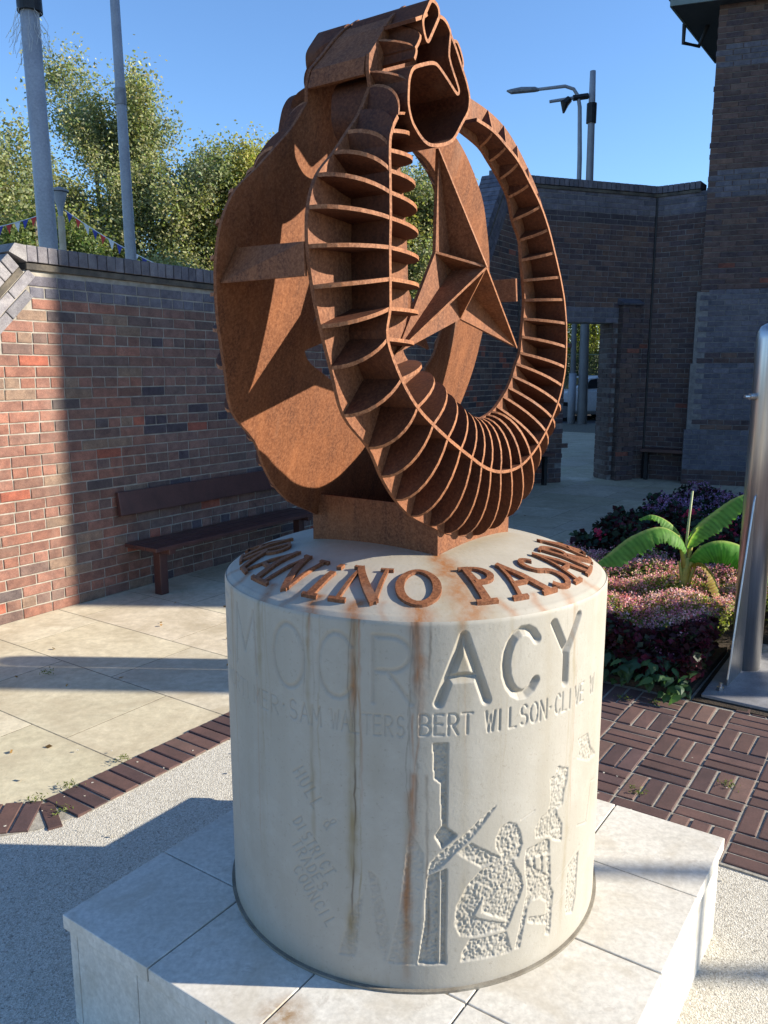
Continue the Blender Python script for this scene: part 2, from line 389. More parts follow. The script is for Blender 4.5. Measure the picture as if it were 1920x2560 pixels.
# ------------------------------------------------------------------ paver border and basketweave
border = empty('brick_border', PQ(-2.67, 2.2), kind='structure')
bricks_b = []
bb = MB(); path = [(-6.0, 2.16), (-1.518, 2.909 - .01), (-1.36, 2.937), (-1.306, 3.012)]
MAR = [(1, (.092, .055, .050)), (1, (.108, .064, .056)), (.8, (.080, .050, .049)), (.3, (.125, .078, .066))]
def border_run(n0, step, fn):
    out = []
    for k in range(n0): out.append(fn(k))
    return out
lst = []
for k in range(50):                                                # straight run, bricks across the run
    q = 1.692 + k * .0748
    c = PQ(-2.675, q) ; lst.append((c, math.atan2(NP[1], NP[0]), .212, .0725))
lst.append((np.array([-1.287, 2.836, 0]), R(-58), .205, .062))
for k in range(56):
    dx = np.array([-.9885, -.151, 0]); c = np.array([-1.374, 2.826, 0]) + dx * (k * .0748) ; lst.append((c, math.atan2(.9885, -.151) + math.pi, .212, .0725))
for c, a, L_, W_ in lst:
    bricks_b.append((c[0], c[1], L_, W_ - .008, a, pick(MAR), .0125 + random.uniform(-.0015, .002)))
lay(border, (0, 0, 0), (1, 0, 0), (0, 1, 0), (0, 0, 1), bricks_b, 120, PV, M_PAVER_S, 'paver')
gm = MB(); gm.prism([(x, y, .006) for x, y in [(-6, 2.2), (-1.53, 2.905), (-1.35, 2.94), pq2(-2.785, 1.75), pq2(-2.785, 5.5), pq2(-2.565, 5.5), pq2(-2.565, 1.72), (-1.29, 2.742), (-1.417, 2.697), (-6, 1.98)]], (0, 0, -.02)); gm.build('border_mortar', M_SAND, border)

field = empty('brick_paving', PQ(-1, 3.4), kind='structure')
pb = []; nb = .226
iq = 0
q = QE + .012
while q < 6.2:
    ip = 0; p = -2.5
    while p < 3.2:
        for j in range(3):
            col = pick(MAR)
            if (ip + iq) % 2: c = (p + nb/2, q + nb * (j + .5) / 3); ro = 0
            else: c = (p + nb * (j + .5) / 3, q + nb/2); ro = math.pi/2
            if q + nb < 4.28 or (c[1] < 6.2 and p > -.9 and q + nb < 5.9):
                pb.append((c[0] + random.uniform(-.001, .001), c[1], .214, .064, ro + random.uniform(-.012, .012), col, .0145 + random.uniform(-.0015, .002)))
        p += nb; ip += 1
    q += nb; iq += 1
lay(field, (0, 0, 0), NP, NQ, ZZ, pb, 290, PV, M_PAVER_S, 'paver')
gm = MB(); gm.prism([PQ(-2.5, QE, .005), PQ(3.2, QE, .005), PQ(3.2, 6.2, .005), PQ(-2.5, 6.2, .005)], (0, 0, -.02)); gm.V = [(x, y, z + .0045) for x, y, z in gm.V]; gm.build('paving_mortar', M_SAND, field)

# ------------------------------------------------------------------ left wall (a long wall with stepped gables)
W0 = np.array([-2.59, 5.18, 0]); WD = np.array([.5555, .8315, 0]); WN = np.array([.8315, -.5555, 0])
def LW(t, d=0, z=0): return W0 + WD * t + WN * d + ZZ * z
ZT = 2.355                                       # underside of the coping on the level stretch
def wall_h(t):
    if t < .38: return ZT - (.38 - t)
    if t > 6.45: return min(ZT + (t - 6.45) * 1.5, 4.28)
    return ZT
lw = empty('brick_wall', LW(3, -.15), 'long reddish brick wall with grey coping, bench along its foot', 'wall')
mb = MB(); prof = [(-1.6, 0), (8.6, 0), (8.6, 4.28), (7.733, 4.28), (6.45, ZT), (.38, ZT), (-1.6, ZT - 1.98)]
mb.prism([LW(t, -.0055, z) for t, z in prof], -WN * .31); mb.build('wall_core', M_MORTAR, lw)
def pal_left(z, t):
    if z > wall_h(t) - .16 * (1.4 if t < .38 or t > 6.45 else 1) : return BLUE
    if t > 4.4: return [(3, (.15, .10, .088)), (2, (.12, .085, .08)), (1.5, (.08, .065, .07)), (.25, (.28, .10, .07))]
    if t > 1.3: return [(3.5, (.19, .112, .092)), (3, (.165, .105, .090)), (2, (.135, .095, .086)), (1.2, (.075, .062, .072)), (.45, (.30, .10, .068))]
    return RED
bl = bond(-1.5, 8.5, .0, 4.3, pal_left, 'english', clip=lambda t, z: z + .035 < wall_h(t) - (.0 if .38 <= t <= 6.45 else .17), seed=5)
rot = -math.pi / 4
for k in range(8):                                # two raking courses under the left gable coping
    for c in range(2):
        s_ = .09 + k * .225 + (.11 if c else 0); d_ = .045 + c * .075
        t_ = .38 - s_ * .7071 + d_ * .7071 * .0 ; z_ = ZT - s_ * .7071
        t_ += d_ * .7071; z_ -= d_ * .7071
        bl.append((t_, z_, .217, .066, math.pi/4, pick(GREY), .007))
for k in range(10):
    for c in range(3):
        s_ = .1 + k * .225 + (.11 if c == 1 else 0); d_ = .04 + c * .075; a = math.atan(1.5); ca, sa = math.cos(a), math.sin(a)
        bl.append((6.45 + s_ * ca + d_ * sa, ZT + s_ * sa - d_ * ca, .217, .066, a, pick(BLUE), .007))
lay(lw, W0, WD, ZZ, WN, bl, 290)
# coping: corbel ledge and bricks on edge
def coping_bricks(parent, P0, dirv, n, ledge_mat, pal, nrm, up, depth=.34, unit=.0785, hgt=.105, lim=999, pref='coping_brick'):
    big = MB(); cols = []
    for k in range(n):
        mb = MB(); c = np.array(P0) + dirv * (unit * (k + .5)) + up * (hgt/2 + .05) - nrm * (depth/2 - .035)
        tw = random.uniform(-.004, .004)
        mb.obox(c + nrm * tw, dirv * (unit/2 - .0035), nrm * (depth/2), up * (hgt/2))
        if k < lim:
            o = mb.build(pref, M_BRICK, parent); o.color = (*pick(pal), 1); bevel(o, .005, 2)
        else: big.add(mb.V, mb.F)
    if big.V:
        mk('joined_' + pref + 's', big.V, big.F, M_BRICK_S, parent, kind='stuff', colr=np.tile(np.array(pal[0][1]), (len(big.V), 1)))
    mb = MB(); mb.obox(np.array(P0) + dirv * (unit * n / 2) + up * .022 - nrm * (depth/2 - .02), dirv * (unit * n / 2), nrm * (depth/2 + .0), up * .022); bevel(mb.build('coping_ledge', ledge_mat, parent), .004, 1)
M_LEDGE = rough_mat('mossy ledge', (.055, .05, .045), (.14, .12, .095), 9, .95, 60, .8, .006)
coping_bricks(lw, LW(.38, 0, ZT), WD, 77, M_LEDGE, [(1, (.17, .165, .18)), (1, (.15, .145, .165))], WN, ZZ, lim=60)
dn = (-WD - ZZ) / math.sqrt(2); upn = (-WD + ZZ) / math.sqrt(2)
coping_bricks(lw, LW(.38, 0, ZT) + dn * .03, dn, 22, M_LEDGE, [(1, (.25, .24, .25)), (1, (.22, .215, .225))], WN, upn, lim=22)
mb = MB(); mb.prism([LW(.38, .035, ZT + .046), LW(.38, .035, ZT + .152), LW(.30, .035, ZT + .158), LW(.255, .035, ZT + .10)], -WN * .335); mb.build('coping_brick', M_BRICK, lw).color = (.24, .235, .24, 1)
a_ = math.atan(1.5); du = WD * math.cos(a_) + ZZ * math.sin(a_); un = -WD * math.sin(a_) + ZZ * math.cos(a_)
coping_bricks(lw, LW(6.45, 0, ZT), du, 29, M_LEDGE, [(1, (.14, .145, .18)), (1, (.12, .125, .16))], WN, un, depth=.36)
coping_bricks(lw, LW(7.75, 0, 4.28), WD, 9, M_LEDGE, BLUE, WN, ZZ)

# ------------------------------------------------------------------ bench on the left wall
bench = empty('wall_bench', LW(1.9, .3), 'dark brown slatted bench with a single backrest board fixed to the brick wall', 'bench')
def plankL(t0, t1, d0, d1, z0, z1, name, b=bench):
    m = MB(); m.obox(LW((t0+t1)/2, (d0+d1)/2, (z0+z1)/2), WD * (t1-t0)/2, WN * (d1-d0)/2, ZZ * (z1-z0)/2); return bevel(m.build(name, M_WOOD, b), .004, 2)
for i in range(3): plankL(.98, 2.92, .085 + i * .122, .085 + i * .122 + .113, .372, .402, 'seat_slat')
m = MB(); P_ = [LW(.98, .03, .60), LW(.98, .075, .61), LW(.98, .045, .79), LW(.98, .01, .785)]; m.prism(P_, WD * 1.92); bevel(m.build('backrest', M_WOOD, bench), .005, 2)
for t_ in (1.11, 2.76):
    plankL(t_, t_ + .075, .25, .325, 0, .33, 'leg'); plankL(t_ + .005, t_ + .07, .01, .43, .33, .372, 'seat_bearer')

# ------------------------------------------------------------------ far wall with the doorway
def seg_frame(A, B):
    A = np.array([*A, 0.]); B = np.array([*B, 0.]); d = B - A; L = np.linalg.norm(d); d /= L
    return A, d, np.array([d[1], -d[0], 0]), L
FA_, FD, FN, FL = seg_frame((1.98, 11.93), (4.11, 12.66))
def fx(X): return (X - FA_[0]) / FD[0]
D0, D1, DZ = fx(2.71), fx(3.50), 2.40
fw = empty('gateway_wall', FA_ + FD * FL / 2, 'tall dark brick wall pierced by a doorway, behind and right of the ring sculpture', 'wall')
mb = MB()
for (a, b, z0, z1) in ((0, D0, 0, 4.25), (D1, FL, 0, 4.25), (D0, D1, DZ, 4.25)):
    mb.obox(FA_ + FD * (a+b)/2 - FN * (.006 + .17) + ZZ * (z0+z1)/2, FD * (b-a)/2, FN * .17, ZZ * (z1-z0)/2)
mb.build('wall_core', M_MORTAR_D, fw)
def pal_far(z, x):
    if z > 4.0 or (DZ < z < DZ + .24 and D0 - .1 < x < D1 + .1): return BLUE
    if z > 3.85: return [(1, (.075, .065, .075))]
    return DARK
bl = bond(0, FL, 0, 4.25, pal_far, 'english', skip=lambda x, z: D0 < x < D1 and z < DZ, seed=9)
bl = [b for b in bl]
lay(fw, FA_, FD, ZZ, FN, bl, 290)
lay(fw, FA_ + FD * (D1 - .007) - FN * .352, FN, ZZ, -FD, bond(0, .352, 0, DZ, [(1, (.14, .12, .115)), (3, (.11, .085, .08))], 'stretch', seed=21), 60)
coping_bricks(fw, FA_ + ZZ * 4.25, FD, int(FL / .0785) + 1, M_LEDGE, BLUE, FN, ZZ)
# pier beside the doorway
pier = empty('door_pier', (3.8, 12.5, 0), 'low square brick pier with a sloping cap right beside the doorway', 'pier')
PA, PD_, PN, PL = seg_frame((3.60, 12.37), (3.90, 12.48))
mb = MB(); mb.obox(PA + PD_ * PL/2 - PN * .29 + ZZ * 1.33, PD_ * (PL/2 - .012), PN * .277, ZZ * 1.33); mb.build('pier_core', M_MORTAR_D, pier)
lay(pier, PA, PD_, ZZ, PN, bond(0, PL, 0, 2.66, DARK, 'stretch', seed=11), 80)
lay(pier, PA - PN * .58, PN, ZZ, -PD_, bond(0, .58, 0, 2.66, [(1, (.12, .10, .095)), (3, (.10, .075, .07))], 'stretch', seed=12), 80)
mb = MB(); o_ = PA - PD_ * .03 + PN * .03
mb.prism([o_ + ZZ * 2.66, o_ + PN * .02 + ZZ * 2.69, o_ - PN * .34 + ZZ * 2.86, o_ - PN * .34 + ZZ * 2.66], PD_ * (PL + .06)); o = mb.build('cap', M_BRICK, pier); o.color = (.10, .10, .125, 1); bevel(o, .006, 1)

CA, CD, CN, CL = seg_frame((4.11, 12.66), (4.80, 12.17))
cw = empty('return_wall', CA + CD * CL/2, 'short dark brick return wall over a built-in seat, between gateway wall and tower', 'wall')
mb = MB(); mb.obox(CA + CD * CL/2 - CN * .176 + ZZ * 2.125, CD * CL/2, CN * .17, ZZ * 2.125); mb.build('wall_core', M_MORTAR_D, cw)
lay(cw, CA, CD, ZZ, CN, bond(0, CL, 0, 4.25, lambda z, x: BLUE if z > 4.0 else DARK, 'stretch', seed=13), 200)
mb = MB(); mb.obox((4.17, 12.86, 2.12), (.14, 0, 0), (0, .16, 0), (0, 0, 2.12)); mb.build('wall_core', M_MORTAR_D, cw)
mb = MB(); mb.obox((4.105, 12.645, 2.12), (.012, 0, 0), (0, .012, 0), (0, 0, 2.12)); mb.build('movement_joint', M_BLACK, cw)
coping_bricks(cw, CA + ZZ * 4.25 - CN * .0, CD, 8, M_LEDGE, BLUE, CN, ZZ)
def niche_seat(A, B, label):
    A, d, n_, L = seg_frame(A, B); b = empty('niche_bench', A + d * L/2, label, 'bench')
    m = MB(); m.obox(A + d * L/2 - n_ * .2 + ZZ * .475, d * L/2, n_ * .2, ZZ * .025); bevel(m.build('seat', M_WOOD, b), .004, 1)
    m = MB(); m.obox(A + d * L/2 - n_ * .36 + ZZ * .64, d * L/2, n_ * .02, ZZ * .05); bevel(m.build('backrest', M_WOOD, b), .004, 1)
    for s_ in (.06, L - .06):
        m = MB(); m.obox(A + d * s_ - n_ * .2 + ZZ * .225, d * .025, n_ * .04, ZZ * .225); m.build('leg', M_BLACK, b)
niche_seat((3.97, 12.38), (4.62, 12.0), 'small dark bench recessed between the door pier and the brick tower')
niche_seat((2.02, 11.55), (2.52, 11.72), 'small dark bench left of the doorway, mostly hidden by the ring sculpture')

# ------------------------------------------------------------------ tower on the right, and the wings behind it that throw the shade
TA, TD, TN, TL = seg_frame((4.64, 12.10), (9.0, 10.64))
tw = empty('brick_tower', (6.8, 11.6, 0), 'dark brick tower with blue brick bands and an overhanging eave', 'building')
def pbrick(name):
    m, t, b = new_mat(name); g = node(t, 'ShaderNodeNewGeometry'); sx = node(t, 'ShaderNodeSeparateXYZ'); t.links.new(g.outputs['Position'], sx.inputs[0])
    ad = node(t, 'ShaderNodeMath', operation='ADD'); t.links.new(sx.outputs[0], ad.inputs[0]); t.links.new(sx.outputs[1], ad.inputs[1])
    cb = node(t, 'ShaderNodeCombineXYZ'); t.links.new(ad.outputs[0], cb.inputs[0]); t.links.new(sx.outputs[2], cb.inputs[1])
    br = node(t, 'ShaderNodeTexBrick'); br.inputs['Scale'].default_value = 1; br.inputs['Brick Width'].default_value = .225; br.inputs['Row Height'].default_value = .075; br.inputs['Mortar Size'].default_value = .005
    br.inputs['Color1'].default_value = (.14, .08, .06, 1); br.inputs['Color2'].default_value = (.08, .055, .055, 1); br.inputs['Mortar'].default_value = (.18, .16, .14, 1)
    t.links.new(cb.outputs[0], br.inputs[0]); t.links.new(br.outputs[0], b.inputs['Base Color']); b.inputs['Roughness'].default_value = .85; return m
M_PB = pbrick('brown brickwork')
mb = MB(); foot = [TA - TN * .006, TA + TD * TL - TN * .006, np.array([9.02, 14.5, 0]), np.array([6.0, 14.1, 0])]
mb.prism(foot[::-1], ZZ * 8.0); mb.build('wall', M_PB, tw)
ob = MB(); ob.prism([np.array(p) for p in [(9.03, 5.13, 0), (18, 4.9, 0), (18, 29.8, 0), (12.6, 30.0, 0), (12.6, 16, 0), (9.03, 15, 0)]], ZZ * 15.5)
tag(ob.build('office_block', M_PB, loc=(13, 12, 0)), 'tall brown brick office block out of frame on the right, shading the square', 'building')
def tower_out(z): return 0 if z > 2.82 else .05 if z > 1.79 else .08 if z > .81 else .11
bands = [(0, .19, DARK), (.19, .81, BLUE), (.81, .98, DARK), (.98, 1.79, BLUE), (1.79, 1.97, DARK), (1.97, 2.82, BLUE), (2.82, 4.13, DARK), (4.13, 4.48, BLUE), (4.48, 5.88, DARK), (5.88, 6.12, BLUE), (6.12, 9.0, DARK)]
def pal_tower(z, x):
    for a, b, p in bands:
        if a <= z < b: return p
    return DARK
bl = []
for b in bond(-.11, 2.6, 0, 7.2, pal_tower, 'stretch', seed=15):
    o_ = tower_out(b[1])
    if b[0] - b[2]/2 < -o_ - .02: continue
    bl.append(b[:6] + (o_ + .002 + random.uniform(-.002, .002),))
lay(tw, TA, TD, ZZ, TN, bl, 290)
for z0, z1 in ((0, .81), (.81, 1.79), (1.79, 2.82)):
    o_ = tower_out((z0+z1)/2); mb = MB(); mb.obox(TA + TD * 2.1 - TN * (.1 - o_ + .0045) + ZZ * ((z0+z1)/2), TD * (2.1 + o_), TN * .1, ZZ * (z1-z0)/2); mb.build('plinth_course', M_MORTAR_D, tw)
ev = MB(); E1 = np.array([3.98, 12.12, 6.66]); E2 = np.array([5.45, 14.2, 6.66]); E3 = E1 + TD * 7
ev.prism([E1, E3, E3 - TN * 3.0, E2], ZZ * .03); ev.build('soffit', M_SOFFIT, tw)
ev = MB(); ev.obox(E1 + TD * 3.5 + ZZ * .13 + TN * .012, TD * 3.52, TN * .012, ZZ * .14); ev.build('fascia', M_EAVE, tw)
dE = (E2 - E1) / np.linalg.norm(E2 - E1); nE = np.array([dE[1], -dE[0], 0])
ev = MB(); ev.obox((E1 + E2)/2 + ZZ * .13 - nE * .012, dE * np.linalg.norm(E2-E1)/2, nE * .012, ZZ * .14); ev.build('fascia', M_EAVE, tw)
ev = MB(); ev.tube([E1 - nE * .07 + ZZ * .2, E2 - nE * .07 + ZZ * .2], .055, 8); ev.build('gutter', M_BLACK, tw)
ev = MB(); ev.tube([E1 + dE * .75 + ZZ * .02 - nE*.03, E1 + dE * .75 - ZZ * .24 - nE*.03, E1 + dE * .95 + nE * .14 - ZZ * .26, E1 + dE * .95 + nE * .25 - ZZ * .0], .03, 8); ev.build('downpipe', M_BLACK, tw)
ev = MB(); ev.prism([E1 + ZZ * .27 - TD * .1, E3 + ZZ * .27, E3 - TN * 3 + ZZ * 1.6 , E2 + ZZ * .27 - TN * .1], ZZ * .04); ev.build('roof', rough_mat('slate roof', (.07, .075, .085), (.11, .11, .12), 6), tw)

# two off-frame uprights whose shadows cross the plaza
gp = MB(); gp.box(6.3, 6.7, 3.705, 4.06, 0, 4.7); tag(gp.build('gate_pier', M_PB, loc=(6.5, 3.85, 0)), 'tall slim brick gate pier standing out of frame on the right', 'pier')
lp = MB(); lp.tube([(8, 1.70, 0), (8, 1.70, 4.4)], [.05, .03], 12); tag(lp.build('slim_post', M_POLE, loc=(8, 1.7, 0)), 'slim grey metal post out of frame on the right', 'post')

# ------------------------------------------------------------------ plinth of white slabs
ZP = .32
PC = (-1.063, 1.717); SL = .3335
plinth = empty('stone_plinth', PQ(PC[0], PC[1]), 'low square plinth clad in white stone slabs under the round pedestal', 'plinth')
for i in range(4):
    for j in range(4):
        a = PC[0] - 2 * SL + i * SL; b = PC[1] - 2 * SL + j * SL
        m = MB(); m.obox(PQ(a + SL/2, b + SL/2, ZP - .02 + random.uniform(-.0008, .0008)), NP * (SL/2 - .0022), NQ * (SL/2 - .0022), ZZ * .02); bevel(m.build('top_slab', M_SLAB, plinth), .0022, 2)
m = MB(); hf = 2 * SL - .03; m.obox(PQ(PC[0], PC[1], (ZP - .012) / 2), NP * hf, NQ * hf, ZZ * (ZP - .012) / 2); m.build('core', M_SEAM, plinth)
hs = 2 * SL - .012
for ax, ay in ((NP, NQ), (NQ, NP)):
    for sg in (-1, 1):
        c0 = PQ(PC[0], PC[1]) + ay * sg * (hs - .012)
        e = [-hs, -hs + .032] + [-hs + .032 + .236 * k for k in range(1, 5)] + [hs]
        if sg < 0 and ax is NQ: e = [-hs, -hs + .03, -hs + .03 + .33, -hs + .03 + .66, -hs + .99, hs]
        for u0, u1 in zip(e[:-1], e[1:]):
            if u1 - u0 < .02: continue
            m = MB(); m.obox(c0 + ax * (u0 + u1)/2 + ZZ * .138, ax * ((u1 - u0)/2 - .0013), ay * .012, ZZ * .139); bevel(m.build('side_panel', M_SLAB, plinth), .0015, 1)

# ------------------------------------------------------------------ round pedestal
CX, CY, CR, ZR = .082, 2.087, .5, 1.187
ped = empty('pedestal', (CX, CY, ZP), 'round cream stone pedestal carved with lettering and figures, streaked with rust', 'pedestal')
HH = ZR - ZP
REL = {
'post':[(-87.4, 0.917), (-83.9, 0.917), (-83.8, 0.72), (-81.1, 0.701), (-84.9, 0.674), (-86.7, 0.701), (-84.9, 0.726), (-85.2, 0.778), (-85.2, 0.825), (-87.0, 0.837)],
'post2':[(-83.7, 0.622), (-83.5, 0.387), (-90.6, 0.389), (-89.0, 0.488), (-88.8, 0.548), (-88.3, 0.606)],
'brush':[(-70.5, 0.762), (-76.5, 0.699), (-82.4, 0.653), (-85.4, 0.626), (-88.4, 0.612), (-87.8, 0.638), (-85.4, 0.661), (-77.2, 0.714), (-75.9, 0.727)],
'book':[(-77.4, 0.678), (-69.2, 0.631), (-70.7, 0.623), (-74.4, 0.616), (-81.0, 0.658)],
'body':[(-67.2, 0.712), (-65.0, 0.705), (-63.4, 0.68), (-62.7, 0.649), (-63.5, 0.63), (-63.7, 0.62), (-65.4, 0.62), (-64.9, 0.601), (-62.9, 0.575), (-62.0, 0.542), (-63.1, 0.514), (-64.5, 0.494), (-65.5, 0.466), (-66.9, 0.445), (-69.8, 0.449), (-75.9, 0.446), (-79.8, 0.455), (-81.3, 0.484), (-80.9, 0.528), (-78.1, 0.578), (-75.0, 0.606), (-70.7, 0.62), (-68.6, 0.63), (-70.5, 0.657), (-70.5, 0.681), (-69.2, 0.705)],
'skirt':[(-77.4, 0.44), (-66.9, 0.439), (-65.0, 0.384), (-79.4, 0.388), (-79.1, 0.412)],
'chair':[(-61.4, 0.631), (-54.5, 0.637), (-53.1, 0.63), (-51.8, 0.505), (-50.7, 0.488), (-51.5, 0.38), (-53.3, 0.387), (-53.0, 0.414), (-59.8, 0.442), (-59.8, 0.455), (-53.3, 0.438), (-53.3, 0.473), (-55.9, 0.492), (-59.0, 0.496), (-60.2, 0.487), (-62.5, 0.386), (-63.9, 0.387), (-61.4, 0.488), (-60.4, 0.531), (-61.6, 0.589)],
'hand':[(-50.9, 0.808), (-46.2, 0.789), (-46.3, 0.759), (-47.5, 0.739), (-48.1, 0.704), (-50.6, 0.701), (-50.5, 0.688), (-48.0, 0.655), (-47.9, 0.611), (-51.1, 0.623), (-53.2, 0.642), (-58.1, 0.651), (-58.4, 0.676), (-56.6, 0.698), (-54.0, 0.705), (-53.0, 0.732), (-53.6, 0.787), (-51.7, 0.785)],
'far':[(-38.3, 0.544), (-38.9, 0.422), (-40.4, 0.387), (-44.2, 0.402), (-44.5, 0.471), (-43.8, 0.532)],
'star':[(-41.5, 0.847), (-35.4, 0.842), (-32.8, 0.799), (-27.1, 0.758), (-34.3, 0.766), (-41.7, 0.799), (-39.9, 0.82)],
'leg1':[(-108.6, 0.498), (-105.0, 0.553), (-107.1, 0.392), (-111.8, 0.387)],
'leg2':[(-103.7, 0.614), (-100.9, 0.594), (-97.8, 0.454), (-99.3, 0.392), (-101.2, 0.451)],
'coat':[(-93.0, 0.71), (-89.6, 0.658), (-91.0, 0.388), (-98.4, 0.39), (-95.0, 0.54)]}
KEEP = {'arm':[(-73.5, 0.545), (-74.1, 0.504), (-67.0, 0.47), (-67.0, 0.462), (-75.0, 0.49), (-76.4, 0.499), (-74.1, 0.534)],
'slot':[(-60.5, 0.604), (-59.3, 0.604), (-58.8, 0.579), (-60.2, 0.588)],
'slot2':[(-58.3, 0.602), (-56.3, 0.601), (-55.9, 0.561), (-58.0, 0.574)],
'slot3':[(-55.6, 0.6), (-54.1, 0.598), (-53.4, 0.543), (-55.2, 0.555)],
'line':[(-85.6, .62), (-85.0, .62), (-84.9, .39), (-85.6, .39)]}
th = np.radians(np.arange(-186, 6.01, .21)); zz = np.arange(ZP + .004, ZR + .0001, .0019)
nT, nZ = len(th), len(zz); A, Z = np.meshgrid(th, zz); S = A * CR           # arc coordinate
dep = np.zeros_like(A)
def sm(a, n=1):
    for _ in range(n):
        a = (a + np.roll(a, 1, 0) + np.roll(a, -1, 0) + np.roll(a, 1, 1) + np.roll(a, -1, 1)) / 5
    return a
peck = sm(rng.random(A.shape), 2); peck = (peck - peck.mean()) / peck.std()
def pip(poly):
    P = [(math.radians(a) * CR, z) for a, z in poly]; ins = np.zeros(A.shape, bool)
    for i in range(len(P)):
        x1, y1 = P[i]; x2, y2 = P[(i+1) % len(P)]
        if y1 == y2: continue
        c = ((y1 > Z) != (y2 > Z)) & (S < (x2-x1) * (Z-y1) / (y2-y1) + x1); ins ^= c
    return ins
mk_ = np.zeros(A.shape, bool); deepm = np.zeros(A.shape, bool)
for k, v in REL.items(): mk_ |= pip(v)
deepm = pip(REL['post']) | pip(REL['post2'])
for k, v in KEEP.items(): mk_ &= ~pip(v)
soft = sm(mk_.astype(float), 1)
faint = pip(REL['leg1']) | pip(REL['leg2']) | pip(REL['coat'])
dep = soft * np.where(faint, .0016, .0032) * (1 + np.where(faint, .25, .30) * peck)
dep += sm((mk_ & deepm).astype(float), 1) * .0050
def stroke(p, q, hw, d, V=True):
    global dep
    x0, x1 = min(p[0], q[0]) - hw, max(p[0], q[0]) + hw; z0, z1 = min(p[1], q[1]) - hw, max(p[1], q[1]) + hw
    i0, i1 = np.searchsorted(zz, [z0, z1]); j0, j1 = np.searchsorted(th * CR, [x0, x1])
    i0 = max(i0 - 1, 0); j0 = max(j0 - 1, 0); i1 += 1; j1 += 1
    s_, z_ = S[i0:i1, j0:j1], Z[i0:i1, j0:j1]
    if s_.size == 0: return
    dx, dz = q[0]-p[0], q[1]-p[1]; L2 = dx*dx + dz*dz + 1e-12
    t_ = np.clip(((s_-p[0])*dx + (z_-p[1])*dz) / L2, 0, 1)
    dist = np.hypot(s_ - p[0] - t_*dx, z_ - p[1] - t_*dz)
    f = np.clip(1 - dist / hw, 0, 1)
    if not V: f = np.clip(f * 3, 0, 1)
    dep[i0:i1, j0:j1] = np.maximum(dep[i0:i1, j0:j1], f * d)
def arcp(cx, cy, rx, ry, a0, a1, n=14): return [(cx + rx*math.cos(R(a0+(a1-a0)*k/n)), cy + ry*math.sin(R(a0+(a1-a0)*k/n))) for k in range(n+1)]
G = {'A': [[(0,0),(.5,1),(1,0)],[(.2,.38),(.8,.38)]], 'B': [[(0,0),(0,1)],[(0,1)]+arcp(.4,.76,.45,.24,90,-90)+[(0,.52)],[(0,.52)]+arcp(.4,.26,.55,.26,90,-90)+[(0,0)]],
 'C': [arcp(.55,.5,.5,.5,40,320)], 'D': [[(0,0),(0,1)],[(0,1)]+arcp(.3,.5,.65,.5,90,-90)+[(0,0)]], 'E': [[(.8,1),(0,1),(0,0),(.85,0)],[(0,.53),(.7,.53)]],
 'H': [[(0,0),(0,1)],[(.9,0),(.9,1)],[(0,.5),(.9,.5)]], 'I': [[(.5,0),(.5,1)]], 'L': [[(.05,1),(.05,0),(.8,0)]], 'M': [[(0,0),(.08,1),(.5,.3),(.92,1),(1,0)]],
 'N': [[(0,0),(0,1),(.9,0),(.9,1)]], 'O': [arcp(.5,.5,.5,.5,0,360,24)], 'R': [[(0,0),(0,1)],[(0,1)]+arcp(.4,.74,.48,.26,90,-90)+[(0,.48)],[(.35,.48),(.9,0)]],
 'S': [arcp(.5,.74,.38,.26,30,270,12)+arcp(.5,.25,.42,.25,90,-150,12)], 'T': [[(0,1),(1,1)],[(.5,0),(.5,1)]], 'U': [[(0,1),(0,.35)]+arcp(.42,.35,.42,.35,180,360)+[(.84,1)]],
 'V': [[(0,1),(.5,0),(1,1)]], 'W': [[(0,1),(.27,0),(.5,.8),(.73,0),(1,1)]], 'Y': [[(0,1),(.5,.48),(1,1)],[(.5,.48),(.5,0)]], '&': [arcp(.45,.77,.25,.23,0,360,12),arcp(.42,.27,.36,.27,50,330,12),[(.3,.6),(.95,0)]], '.': [[(.45,.45),(.55,.5)]]}
def carve(ch, x, z, w_, h_, hw, d, rot=0, V=True):
    cr, sr = math.cos(rot), math.sin(rot)
    for st in G.get(ch, []):
        P = [(x + cr*a*w_ - sr*b*h_, z + sr*a*w_ + cr*b*h_) for a, b in st]
        for p, q in zip(P[:-1], P[1:]): stroke(p, q, hw, d, V)
def sweep(text, a0, a1, z0, h_, hw, d, z1=None):
    n = len(text); x0, x1 = R(a0) * CR, R(a1) * CR; st = (x1 - x0) / n
    for k, ch in enumerate(text):
        if ch != ' ': carve(ch, x0 + st*k + st*.12, z0 + (0 if z1 is None else (z1-z0)*k/n), st*.74 * (.4 if ch == 'I' else 1), h_, hw, d)
for ch, a in zip('DEMOCRACY', (-178, -162, -145, -126, -112, -97, -80.2, -64.6, -49.2)):
    ww = .105 if ch in 'AM' else .09
    carve(ch, R(a) * CR - ww/2, 1.008, ww, .146, .0125 if a > -90 else .008, .013 if a > -90 else .0028)
sweep('MORTIMER', -161, -129.2, .932, .042, .0030, .0022); sweep('.', -129, -127, .95, .02, .004, .003)
sweep('SAM', -126.4, -115.6, .934, .045, .0031, .0026); sweep('WALTERS', -113.5, -94, .934, .045, .0030, .0022)
sweep('BERT', -91, -77.3, .937, .046, .0036, .0032); sweep('WILSON', -74.6, -55.4, .936, .046, .0036, .0032); sweep('.', -55.4, -54, .95, .02, .004, .004); sweep('CLIVE', -53.3, -39, .938, .046, .0036, .0032); sweep('W', -36, -32, .94, .045, .004, .004)
def slant(text, a, z, step, rot, h_):
    x = R(a) * CR
    for k, ch in enumerate(text):
        carve(ch, x + math.cos(rot) * step * k, z + math.sin(rot) * step * k, step * .62 * (.5 if ch == 'I' else 1), h_, .0029, .0024, rot)
